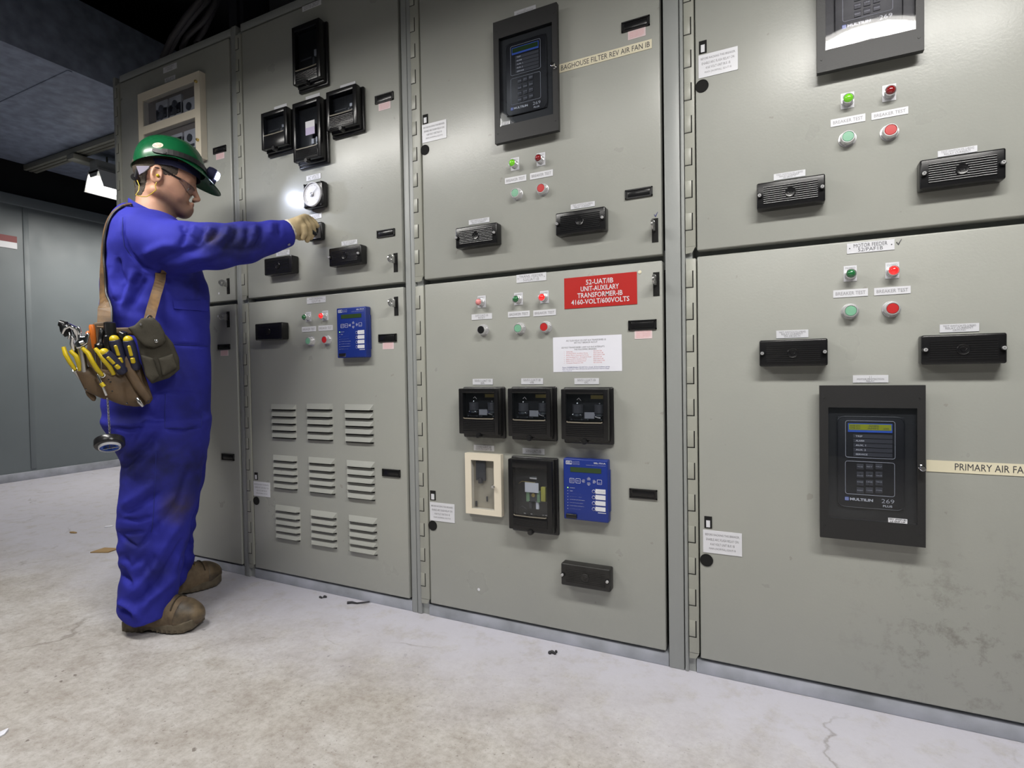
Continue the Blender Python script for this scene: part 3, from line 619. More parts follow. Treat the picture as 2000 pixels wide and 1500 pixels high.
# ================================================================== label holders (badge slots) and red-print stickers
def badge(q, lab, gp='black label holders'):
    x0, x1, z0, z1 = quad(q); t = .0035
    b = MB(); b.box(x0, x1, -.005, 0, z0, z0+t); b.box(x0, x1, -.005, 0, z1-t, z1); b.box(x0, x0+t, -.005, 0, z0, z1); b.box(x1-t, x1, -.005, 0, z0, z1); b.box(x0+t, x1-t, -.002, 0, z0+t, z1-t)
    o = b.build('label_holder', M['black'], origin=((x0+x1)/2, 0, z0)); tag(o, lab, 'label holder', gp)
    b = MB(); b.box(x0+t*2.3, x1-t*2.3, -.0038, -.0018, z0+t*1.6, z1-t*1.6, 0, .0008); b.build('insert', M['black_gloss'], o)
def sticker(q, lab):
    x0, x1, z0, z1 = quad(q); b = MB(); b.box(x0, x1, -.001, -.0001, z0, z1)
    w = x1-x0; h = z1-z0
    for k in range(6): b.text('WARNING THIS RELAY IS ALWAYS' if k % 2 else 'CAUTION CLOSE COVER FIRST', x0+w*.08, x1-w*(.08+.1*(k == 5)), z1-h*(.12+k*.135+.085), z1-h*(.12+k*.135), -.001, 1, 0, False)
    o = b.build('warning_sticker', [M['label_pink'], M['red_ink']], origin=((x0+x1)/2, 0, z0)); tag(o, lab, 'sticker', 'red print warning stickers')
for q, s_, d_ in [
    (P4(417.7, 290, 442.2, 283.5, 442.2, 295.2, 417.7, 302.3), P4(422, 300.6, 438.4, 297.4, 438.4, 309, 422.4, 313), 'right of the green helmet on the leftmost upper door'),
    (P4(427, 672.5, 450, 672.5, 450, 682.5, 427, 682.5), P4(431, 684, 446, 684, 446, 695, 431, 695), 'on the leftmost lower door, right of the worker\'s waist'),
    (P4(434.4, 885.5, 458, 886.5, 458, 899.5, 434.4, 898), None, 'near the foot of the leftmost lower door'),
    (P4(733, 188, 769, 180, 769, 195, 734, 204.4), P4(739.6, 202, 763, 198, 763, 212, 740, 216.6), 'on the worked-on upper door, right of its square relay'),
    (P4(737, 452, 771.6, 445.6, 771.6, 460, 737.4, 465.6), None, 'just above the latch of the door the worker touches'),
    (P4(740.4, 653, 775, 652, 775.4, 667, 740.4, 668), P4(747.6, 668.4, 769.4, 667.6, 769.4, 681.6, 748, 682.4), 'on the louvred door, right of the blue relay'),
    (P4(747.7, 914.4, 782.4, 918.5, 782.4, 933, 747.7, 929), None, 'on the louvred door, right of the louvres'),
    (P4(1214, 44.8, 1269.4, 31.4, 1269.4, 50.4, 1214.8, 64.4), P4(1226.3, 61.6, 1261, 53.2, 1261, 70, 1226.8, 78.4), 'above the end of the baghouse label strip'),
    (P4(1221, 373, 1274.6, 363.7, 1275, 382, 1221.7, 390.7), None, 'near the latch of the baghouse door'),
    (P4(1227.6, 626.7, 1282.6, 623.5, 1282.8, 642.4, 1228, 645.6), P4(1239.6, 645.4, 1273.8, 644.3, 1273.8, 661, 1239.8, 662.2), 'below the red transformer sign at right'),
    (P4(1229.8, 953.5, 1284, 957, 1284, 976, 1230, 971.6), None, 'on the red-sign door, right of its blue relay')]:
    badge(q, 'black label holder '+d_)
    if s_: sticker(s_, 'red print sticker under holder '+d_)

# ================================================================== pilot lights and push buttons
def pilot(q, u, v, lens, word, lab):
    x0, x1, z0, z1 = quad(q); p = onY(u, v, -.024); cx, cz = (x0+x1)/2, p[2]; cx = p[0]
    cx = min(max(cx, x0+.012), x1-.006) if False else (x0+x1)/2; cz = z0+(z1-z0)*.42
    o = thing('pilot_light', (cx, 0, cz), lab, 'pilot light', 'pilot lights')
    b = MB(); b.box(x0, x1, -.0015, -.0002, z0, z1, 0); b.text(word, x0+.003, x1-.003, z1-(z1-z0)*.22, z1-(z1-z0)*.1, -.0015, 1, 0, False); b.build('legend_plate', [M['white'], M['ink_soft']], o)
    R = .0118
    b = MB(); b.lathe((cx, -.0015, cz), (0, -1, 0), [(0, R*1.12), (.004, R*1.12), (.0045, R*.95), (.016, R*.95), (.018, R*1.04), (.0215, R*1.04), (.0225, R*.9), (.019, R*.82)], 28); b.build('bezel', M['ring'], o)
    b = MB(); b.lathe((cx, -.0195, cz), (0, -1, 0), [(0, R*.86), (.003, R*.86), (.007, R*.78), (.0105, R*.55), (.012, R*.25), (.0123, 0)], 24); b.build('lens', M[lens], o)
def button(u, v, cap, lab):
    p = onY(u, v, -.022); cx, cz = p[0], p[2]
    o = thing('push_button', (cx, 0, cz), lab, 'push button', 'push buttons')
    b = MB(); b.lathe((cx, -.0002, cz), (0, -1, 0), [(0, .0195), (.0025, .0195), (.003, .0175)], 28)
    hexp = [(cx+.0178*math.cos(PI/3*k+.26), cz+.0178*math.sin(PI/3*k+.26)) for k in range(6)]; b.prism(hexp, -.010, -.0025)
    b.lathe((cx, -.008, cz), (0, -1, 0), [(0, .0165), (.006, .0158), (.012, .0150), (.0135, .0142), (.0135, .0128), (.010, .0126)], 28); b.build('collar', M['ring'], o)
    b = MB(); b.lathe((cx, -.012, cz), (0, -1, 0), [(0, .0122), (.0085, .0122), (.0096, .0112), (.0098, 0)], 24); b.build('cap', M[cap], o)
for q, u, v, ln, wd_, d_ in [
    (P4(598, 610, 608, 609, 608, 627, 598, 629), 597, 621.6, 'green_lens', 'TRIPPED', 'dark green pilot light left of the blue relay on the louvred door'),
    (P4(630, 607.5, 641, 606, 641.6, 625, 630, 626.5), 630, 618.6, 'red_lit', 'CLOSED', 'glowing red pilot light left of the blue relay on louvred door'),
    (P4(998, 309, 1013.8, 307.5, 1014.6, 331.8, 998.4, 334), 1002.5, 321, 'green_lit', 'TRIPPED', 'glowing lime green pilot light below the baghouse door relay'),
    (P4(1048.4, 300, 1064.6, 297.5, 1065.4, 322.4, 1048.4, 325.4), 1053, 312, 'red_lens', 'CLOSED', 'unlit dark red pilot light below the baghouse door relay'),
    (P4(933.2, 578.4, 948.7, 577, 949.3, 600, 933.6, 602), 937.4, 592.4, 'pink_lens', 'RESET', 'pale pink pilot light on the red-sign door'),
    (P4(1004.4, 572.5, 1021, 571, 1021.8, 595, 1005, 596.6), 1009, 586, 'green_lens', 'TRIPPED', 'dark green pilot light under the TRANS. FEEDER nameplate'),
    (P4(1055, 568.7, 1071.8, 567.5, 1072, 591.4, 1055.4, 593), 1060, 582, 'red_lit', 'CLOSED', 'glowing red pilot light just left of the red transformer sign'),
    (P4(1642, 183.6, 1667.8, 179.5, 1668.5, 209, 1642.3, 215), 1656.6, 195.5, 'green_lit', 'TRIPPED', 'glowing lime green pilot light on the top right door'),
    (P4(1723, 167.6, 1750, 164, 1750, 195.5, 1723, 200), 1740, 180, 'red_lens', 'CLOSED', 'unlit dark red pilot light on the top right door'),
    (P4(1647.5, 520.4, 1673, 517.9, 1673.6, 548.7, 1647.8, 550.6), 1662.6, 536.6, 'green_lens', 'TRIPPED', 'dark green pilot light under the MOTOR FEEDER nameplate'),
    (P4(1729, 513.4, 1755.6, 511.7, 1756.2, 543, 1729.3, 545), 1744.7, 531, 'red_lit', 'CLOSED', 'glowing red pilot light under the MOTOR FEEDER nameplate')]:
    pilot(q, u, v, ln, wd_, d_)
for u, v, c_, d_ in [(600.6, 666, 'green_cap', 'green push button in a chrome ring on the louvred door'), (632.6, 663.6, 'red_cap', 'red push button in a chrome ring on the louvred door'),
                     (1005.2, 376.4, 'green_cap', 'green push button in a chrome ring on the baghouse door'), (1055.7, 367, 'red_cap', 'red push button in a chrome ring on the baghouse door'),
                     (938.8, 644.3, 'black', 'black push button in a chrome ring on the red-sign door'), (1010.7, 641.2, 'green_cap', 'green push button in a chrome ring on the red-sign door'), (1061.7, 638.6, 'red_cap', 'red push button in a chrome ring on the red-sign door'),
                     (1656.6, 266, 'green_cap', 'green push button in a chrome ring on the top right door'), (1740, 253, 'red_cap', 'red push button in a chrome ring on the top right door'),
                     (1662, 607, 'green_cap', 'green push button in a chrome ring on the bottom right door'), (1743.8, 602.4, 'red_cap', 'red push button in a chrome ring on the bottom right door')]:
    button(u, v, c_, d_)

# ================================================================== test switches (ribbed black covers)
def shallow_rib(b, x0, x1, z, y, m, hw=.0017, ang=19):
    a = math.radians(ang); r = hw/math.sin(a); n = 6; vs = []
    for xx in (x0, x1):
        for i in range(n+1): t = -a+2*a*i/n; vs.append((xx, y-.0009-r*(math.cos(t)-math.cos(a)), z+r*math.sin(t)))
        vs += [(xx, y+.0005, z+hw), (xx, y+.0005, z-hw)]
    k = n+3; b.add(vs, [[i, i+1, k+i+1, k+i] for i in range(n)], m, True); b.add(vs, [[n, n+1, k+n+1, k+n], [n+2, 0, k, k+n+2], list(range(k))[::-1], list(range(k, 2*k))], 0)
def test_switch(cx, cz, w, h, dep, lab, screws=True, rib=True, mt='black_gloss'):
    o = thing('test_switch', (cx, 0, cz-h/2), lab, 'test switch', 'black test switches')
    x0, x1, z0, z1 = cx-w/2, cx+w/2, cz-h/2, cz+h/2
    b = MB(); b.box(x0, x1, -dep, -.0005, z0, z1, 0, .0045, 3); b.build('cover', M[mt], o)
    b = MB(); rx0, rx1 = x0+w*.105, x1-w*.105; rz0, rz1 = z0+h*.15, z1-h*.17; n = 9
    for k in range(n):
        z = rz0+(rz1-rz0)*(k+.5)/n; shallow_rib(b, rx0, rx1, z, -dep, 1)
    b.lathe((cx, -dep+.001, cz-h*.01), (0, -1, 0), [(0, .0125), (.0035, .0125), (.0042, .0115), (.0036, .010), (.0036, 0)], 24)
    b.tube([(cx+.0055*math.cos(t)*(1+.3*math.sin(3*t)), -dep-.003, cz-h*.01+.0055*math.sin(t)) for t in [2*PI*i/14 for i in range(14)]], .0008, 5, 0, True)
    b.build('ribs', [M[mt], M['rib'] if mt != 'dusty' else M[mt]], o)
    if screws:
        for sx in (x0+w*.045, x1-w*.045):
            b = MB(); b.lathe((sx, -dep, cz), (0, -1, 0), [(0, .0062), (.004, .0062), (.005, .0055), (.005, 0)], 18, 0); b.lathe((sx, -dep-.0045, cz), (0, -1, 0), [(0, .0042), (.005, .0042), (.006, .0035), (.006, .0018), (.003, .0016)], 16, 1)
            b.build('screw', [M['black_gloss'], M['ring']], o)
TSW = [(P4(516, 507, 569, 498, 569.6, 531, 516.6, 537), .036, 'plain black test switch under the worker\'s blue cuff', False),
       (P4(641.6, 486, 705, 476, 705, 514, 642, 520), .036, 'black ribbed test switch right of the gloved hand', True),
       (P4(499, 634, 549, 630, 549, 662, 499.6, 663), .036, 'black test switch at the left of the louvred door', False),
       (P4(888.3, 444.7, 970.6, 433, 971.4, 479, 889, 483), .036, 'ribbed black test switch at lower left of the baghouse door', True),
       (P4(1084, 416.3, 1181.5, 402, 1183.4, 451.4, 1084.8, 458), .036, 'ribbed black test switch at lower right of the baghouse door', True),
       (P4(1094.8, 1101.4, 1192.8, 1114, 1191.5, 1156, 1095.6, 1141), .036, 'dusty black test switch low on the red-sign door', True),
       (P4(1478, 358, 1611.4, 340, 1611.4, 392.7, 1479, 408), .036, 'ribbed black test switch at left of the top right door', True),
       (P4(1797.7, 314.5, 1963.6, 289, 1964.3, 348.5, 1798.7, 367), .036, 'ribbed black test switch at right of the top right door', True),
       (P4(1483.4, 665.4, 1616.4, 661, 1616.4, 713, 1484, 715.8), .036, 'ribbed black test switch at left of the bottom right door', True),
       (P4(1800.4, 655, 1966.5, 650, 1966.5, 709.4, 1801, 712), .036, 'ribbed black test switch at right of the bottom right door', True)]
M['dusty'] = nmat('dusty_black_plastic', (.022, .021, .02), .45, var=.4, vscale=30)
for q, dep, lab, sc_w in TSW:
    x0, x1, z0, z1 = quad(q, -dep); test_switch((x0+x1)/2, (z0+z1)/2, .155, .068, dep, lab, sc_w, True, 'dusty' if 'dusty' in lab else 'black_gloss')

# ================================================================== large motor relays: one measured layout, three copies
rx0, rx1, rz0, rz1 = quad(P4(1602, 753, 1810.4, 752.4, 1806, 1069.7, 1600.3, 1048.9), -.035)
RW, RH = rx1-rx0, rz1-rz0; RCX, RCZ = (rx0+rx1)/2, (rz0+rz1)/2
def rel(u, v, y=-.035): p = onY(u, v, y); return p[0]-RCX, p[2]-RCZ
def rring(mb, x0, x1, z0, z1, r, t, y, m=0, n=6):
    pts = []
    for cx, cz, a0 in ((x1-r, z1-r, 0), (x0+r, z1-r, PI/2), (x0+r, z0+r, PI), (x1-r, z0+r, 1.5*PI)):
        for k in range(n+1): a = a0+PI/2*k/n; pts.append((cx+r*math.cos(a), y, cz+r*math.sin(a)))
    mb.tube(pts, t, 5, m, True)
def motor_relay(cx, cz, lab, lit, bow=False, stick=0):
    o = thing('motor_relay', (cx, 0, cz-RH/2), lab, 'protective relay', 'motor protection relays')
    D = .035; X0, X1, Z0, Z1 = cx-RW/2, cx+RW/2, cz-RH/2, cz+RH/2
    wx0, wz1 = rel(1617.6, 795.6); wx1, _ = rel(1791.6, 796.8); _, wz0 = rel(1700, 1018)
    wx0 += cx; wx1 += cx; wz0 += cz; wz1 += cz
    b = MB(); b.box(X0+.012, X1-.012, -D+.012, -.0005, Z0+.012, Z1-.012)          # rear box
    for a in ((X0, wx0, Z0, Z1), (wx1, X1, Z0, Z1), (wx0, wx1, Z0, wz0), (wx0, wx1, wz1, Z1)): b.box(a[0], a[1], -D, -D+.016, a[2], a[3])
    for sx, sz in ((X0+.01, Z1-.03), (X1-.01, Z1-.03), (X0+.01, Z0+.03), (X1-.01, Z0+.03)): b.lathe((sx, -D, sz), (0, -1, 0), [(0, .0028), (.0008, .0024)], 10)
    b.build('frame', M['black_matte'], o)
    def R4(u0, v0, u1, v1, y=-.035): a = rel(u0, v0, y); c_ = rel(u1, v1, y); return cx+a[0], cx+c_[0], cz+c_[1], cz+a[1]
    yf = -D+.0085                                                      # relay face behind the window
    x0, x1, z0, z1 = R4(1636, 813.6, 1768, 1000); b = MB(); b.box(x0, x1, yf, yf+.004, z0, z1, 0, .002); rring(b, x0, x1, z0, z1, .016, .0012, yf); b.build('relay_face', M['panel_black'], o)
    f = MB(); y = yf-.0006
    x0, x1, z0, z1 = R4(1652, 822, 1749.5, 898); rring(f, x0, x1, z0, z1, .005, .0006, y); tx0, tx1 = x0, x1
    x0, x1, z0, z1 = R4(1651.7, 901, 1748.5, 972); rring(f, x0, x1, z0, z1, .005, .0006, y)
    f.build('outline', M['bezel_line'], o)
    x0, x1, z0, z1 = R4(1656.7, 826.8, 1744, 846.5); d = MB(); d.box(x0, x1, y-.001, y, z0, z1, 0); d.box(x0+.002, x1-.002, y-.0014, y-.001, z0+.0055, z1-.002, 1)
    w = x1-x0; h = z1-z0
    if lit:
        for (a, c_, e) in ((.05, .28, .62), (.47, .70, .62), (.05, .28, .36), (.45, .70, .36), (.8, .93, .34)): d.text('078.201' if a < .4 else 'AMPS', x0+w*a, x0+w*c_, z0+h*e, z0+h*(e+.19), y-.0014, 2, 0, False)
    d.build('display', [M['blue_bright'], M['lcd_lit'] if lit else M['lcd'], M['ink']], o)
    x0, x1, z0, z1 = R4(1667.3, 848.4, 1744, 896); hh = (z1-z0)/5; b = MB()
    for k, t_ in enumerate(('TRIP', 'ALARM', 'AUX. 1', 'AUX. 2', 'SERVICE')):
        b.box(x0, x1, y-.0004, y, z1-hh*(k+.86), z1-hh*k, 0); b.text(t_, x0+.005, x0+.005+.0035*len(t_), z1-hh*(k+.62), z1-hh*(k+.26), y-.0005, 1, .01, False)
    b.build('indicator_bars', [M['grey_key'], M['white']], o)
    kx = [(475, 530), (550, 607), (628, 685)]; kz = [(778, 825), (842, 893), (910, 957), (970, 1020)]
    words = [['VALUES', 'SET', 'HELP'], ['PAGE', 'LINE', 'VALUE'], ['PAGE', 'LINE', 'VALUE'], ['RESET', 'CLEAR', 'STORE']]
    b = MB()
    for r_ in range(4):
        for c_ in range(3):
            a0, a1, e0, e1 = R4(1560+kx[c_][0]/4.166, 720+kz[r_][0]/4.166, 1560+kx[c_][1]/4.166, 720+kz[r_][1]/4.166)
            b.box(a0, a1, y-.0012, y, e0, e1, 0, .0008); mz = (e0+e1)/2; q = .0012
            off = {0: 0, 1: -.0022, 2: .0022, 3: 0}[r_]
            b.text(words[r_][c_], a0+.001, a1-.001, mz+off-q, mz+off+q, y-.0013, 1, .01, False)
            if r_ in (1, 2):
                s_ = 1 if r_ == 1 else -1; mx_ = (a0+a1)/2; b.prism([(mx_-.003, mz+s_*.0005), (mx_+.003, mz+s_*.0005), (mx_, mz+s_*.004)], y-.0014, y-.0012, 2)
    b.build('keypad', [M['grey_key'], M['bezel_line'], M['panel_black']], o)
    b = MB(); x0, x1, z0, z1 = R4(1560+420/4.166, 720+1054/4.166, 1560+608/4.166, 720+1090/4.166); b.text('MULTILIN', x0, x1, z0, z1, y-.0002, 0, .03, False)
    x0, x1, z0, z1 = R4(1560+690/4.166, 720+1115/4.166, 1560+766/4.166, 720+1138/4.166); b.text('PLUS', x0, x1, z0, z1, y-.0002, 0, .02, False)
    x0, x1, z0, z1 = R4(1560+678/4.166, 720+1066/4.166, 1560+782/4.166, 720+1106/4.166); b.text('269', x0, x1, z0, z1, y-.0002, 0, -.012, False)
    x0, x1, z0, z1 = R4(1560+378/4.166, 720+1047/4.166, 1560+411/4.166, 720+1078/4.166); b.box(x0, x1, y-.0004, y, z0, z1, 1); rring(b, x0+.0012, x1-.0012, z0+.0012, z1-.0012, .0014, .0003, y-.0005, 0)
    b.text('m', x0+.002, x1-.002, z0+.0028, z1-.0028, y-.0005, 0, 0, False); b.build('maker_mark', [M['white'], M['blue_bright']], o)
    if stick:
        if stick == 1: x0, x1, z0, z1 = R4(1734.7, 1011, 1772, 1023)
        else: x0, x1, z0, z1 = wx0+.004, wx0+.036, wz0+.001, wz0+.011
        b = MB(); b.box(x0, x1, -D-.0008, -D+.0001, z0, z1); b.text('001 (PAF1B)', x0+.002, x1-.002, z0+.0055, z1-.001, -D-.0008, 1, .02, False); b.text('LS SNP UP', x0+.004, x1-.004, z0+.001, z0+.0045, -D-.0008, 1, .02, False)
        b.build('tape_marker', [M['white'], M['ink']], o)
    g = MB()
    if bow:
        n = 14; vs = []
        for k in range(n+1):
            for j in range(n+1): z = wz0+(wz1-wz0)*k/n; xx = wx0+(wx1-wx0)*j/n; vs.append((xx, -D-.001-.0016*math.sin(PI*k/n)**.7*math.sin(PI*j/n)**.7, z))
        g.add(vs, [[(n+1)*k+j, (n+1)*k+j+1, (n+1)*(k+1)+j+1, (n+1)*(k+1)+j] for k in range(n) for j in range(n)], 0, True); g.build('window', M['glass_bow'], o)
    else: g.box(wx0+.0002, wx1-.0002, -D+.001, -D+.003, wz0, wz1); g.build('window', M['glass'], o)
    p = rel(1801, 912.5); b = MB(); kx_, kz_ = cx+p[0]-.002, cz+p[1]
    b.lathe((kx_, -D, kz_), (0, -1, 0), [(0, .006), (.003, .006), (.004, .0045), (.012, .0045), (.014, .0065), (.020, .0065), (.0215, .005), (.0215, 0)], 16); b.build('latch_knob', M['chrome'], o)
motor_relay(RCX, RCZ, 'large black relay with lit display on the bottom right door', True, False, 1)
x0, x1, z0, z1 = quad(P4(960.9, 46.4, 1088, 5.4, 1093.4, 253.4, 965, 278.5), -.035); motor_relay((x0+x1)/2, (z0+z1)/2, 'large black relay on the baghouse door, beside the long cream strip', False, False, 2)
a = onY(1596, 141, -.035); c_ = onY(1805, 99, -.035); motor_relay((a[0]+c_[0])/2, (a[2]+c_[2])/2+RH/2, 'large black relay with bowed glossy window on the top right door, top cut off', False, True, 0)

# ================================================================== blue feeder relays
sx0, sx1, sz0, sz1 = quad(P4(1100.3, 895.4, 1186.6, 899, 1187.7, 1022, 1100.7, 1013.4), -.03)
SW, SH_, SCX, SCZ = sx1-sx0, sz1-sz0, (sx0+sx1)/2, (sz0+sz1)/2
def sr(x, y_): p = onY(860+x/4.287, 720+y_/4.287, -.03); return p[0]-SCX, p[2]-SCZ
def blue_relay(cx, cz, lab, cover):
    o = thing('feeder_relay', (cx, 0, cz-SH_/2), lab, 'protective relay', 'blue feeder relays'); D = .03
    b = MB(); b.box(cx-SW/2, cx+SW/2, -D, -.0005, cz-SH_/2, cz+SH_/2, 0, .004, 3); b.box(cx+SW/2-.004, cx+SW/2+.002, -.016, -.001, cz-SH_/2+.03, cz+SH_/2-.03, 0, .002); b.build('housing', M['blue'], o)
    def R(x0, y0, x1, y1): a = sr(x0, y0); c_ = sr(x1, y1); return cx+a[0], cx+c_[0], cz+c_[1], cz+a[1]
    y = -D-.0003
    x0, x1, z0, z1 = R(1088, 822, 1348, 880); b = MB(); b.box(x0, x1, y-.0006, y+.0002, z0, z1); b.build('display', M['lcd'], o)
    b = MB()
    x0, x1, z0, z1 = R(1052, 770, 1100, 800); rring(b, x0, x1, z0, z1, .001, .0006, y); b.text('SEL', x0+.001, x1-.001, z0+.001, z1-.001, y, 0, .01, False)
    for k, t_ in enumerate(('SCHWEITZER', 'ENGINEERING', 'LABORATORIES')): a_ = R(1108, 775+k*11, 1166, 782+k*11); b.text(t_, *a_, y, 0, 0, False)
    a_ = R(1285, 785, 1384, 803); b.text('SEL-751A', *a_, y, 0, .015, False); a_ = R(1222, 808, 1384, 815); b.text('FEEDER PROTECTION RELAY', *a_, y, 0, 0, False)
    for (kx, ky) in ((1102, 937), (1154, 940), (1333, 951)): a_ = R(kx-19, ky-20, kx+19, ky+20); rring(b, *a_, .0014, .0005, y)
    for t_, bx_ in (('TARGET', (1088, 926, 1116, 933)), ('RESET', (1090, 938, 1114, 945)), ('ESC', (1143, 936, 1166, 945)), ('ENT', (1322, 955, 1345, 962))): b.text(t_, *R(*bx_), y, 0, .01, False)
    for (kx, ky, dx, dy) in ((1243, 922, 0, 1), (1243, 966, 0, -1), (1198, 941, -1, 0), (1289, 947, 1, 0)):
        p = sr(kx, ky); px, pz = cx+p[0], cz+p[1]; q = .0048; s_ = .0022
        def pt(a, e): return (px+dx*a+(-dy)*e if dx == 0 else px+dx*a, pz+dy*a if dx == 0 else pz+e)
        b.prism([pt(s_, 0), pt(-s_*.5, s_*.9), pt(-s_*.5, -s_*.9)], y-.0003, y, 0)
        b.tube([(lambda t: (t[0], y, t[1]))(pt(*k)) for k in ((q, 0), (q*.1, q*.95), (-q*.75, q*.85), (-q*.75, -q*.85), (q*.1, -q*.95))], .00045, 5, 0, True)
    names = ['ENABLED', 'TRIP', 'INST OVERCURRENT', 'PHASE OVERCURRENT', 'GROUND/NEUTRAL OVERCURRENT', 'NEG-SEQ OVERCURRENT', 'OVER/UNDER FREQUENCY', 'BREAKER FAILURE']
    for k, t_ in enumerate(names):
        yy = 998+k*25; a_ = R(1085, yy-4+k*.3, 1085+min(125, 6.0*len(t_)), yy+4+k*.3); b.text(t_, *a_, y, 0, 0, False)
        if k: p = sr(1068, yy-3); b.cyl((cx+p[0], y-.0003, cz+p[1]), (cx+p[0], y, cz+p[1]), .0009, n=8, smooth=False)
    b.build('printing', M['white'], o)
    p = sr(1068, 995); b = MB(); b.lathe((cx+p[0], y, cz+p[1]), (0, -1, 0), [(0, .0017), (.001, .0014)], 10); b.build('status_light', M['led'], o)
    for k in range(4):
        a_ = R(1305, 1008+k*49.5, 1384, 1054+k*48.5); b = MB(); b.box(a_[0]-.002, a_[1], y-.0004, y+.0002, a_[2], a_[3], 0)
        p = sr(1285, 1028+k*49); b.lathe((cx+p[0], y+.0001, cz+p[1]), (0, -1, 0), [(0, .0052), (.0006, .0052)], 20, 0); b.lathe((cx+p[0], y, cz+p[1]), (0, -1, 0), [(0, .0041), (.0014, .0041), (.0018, .003)], 20, 1)
        if k == 0: b.text('CLOSE', a_[0]+.003, a_[1]-.002, (a_[2]+a_[3])/2-.001, (a_[2]+a_[3])/2+.001, y-.0005, 2, 0, False)
        b.build('key', [M['white'], M['blue'], M['ink_soft']], o)
    a_ = R(1320, 1204, 1388, 1216); b = MB(); b.box(*a_[:2], y-.0004, y, *a_[2:]); b.build('part_label', M['white'], o)
    a_ = R(1055, 1208, 1145, 1258); b = MB()
    if cover: b.box(a_[0], a_[1], -D-.006, -D+.001, a_[2], a_[3], 0, .004, 3)
    else: b.box(a_[0], a_[1], -D-.001, -D+.001, a_[2]+.001, a_[3]-.001, 1, .001); b.prism([(a_[0]+.003, a_[3]-.002), (a_[1]-.003, a_[3]-.002), (a_[1]-.005, a_[2]+.002), (a_[0]+.005, a_[2]+.002)], -D-.004, -D-.001, 0)
    b.build('serial_port', [M['black'], M['chrome']], o)
blue_relay(SCX, SCZ, 'blue relay with green display on the red-sign door', True)
x0, x1, z0, z1 = quad(P4(657, 602.4, 713, 598, 715, 698, 659.6, 699), -.03); blue_relay((x0+x1)/2, (z0+z1)/2, 'blue relay with green display on the louvred door', False)

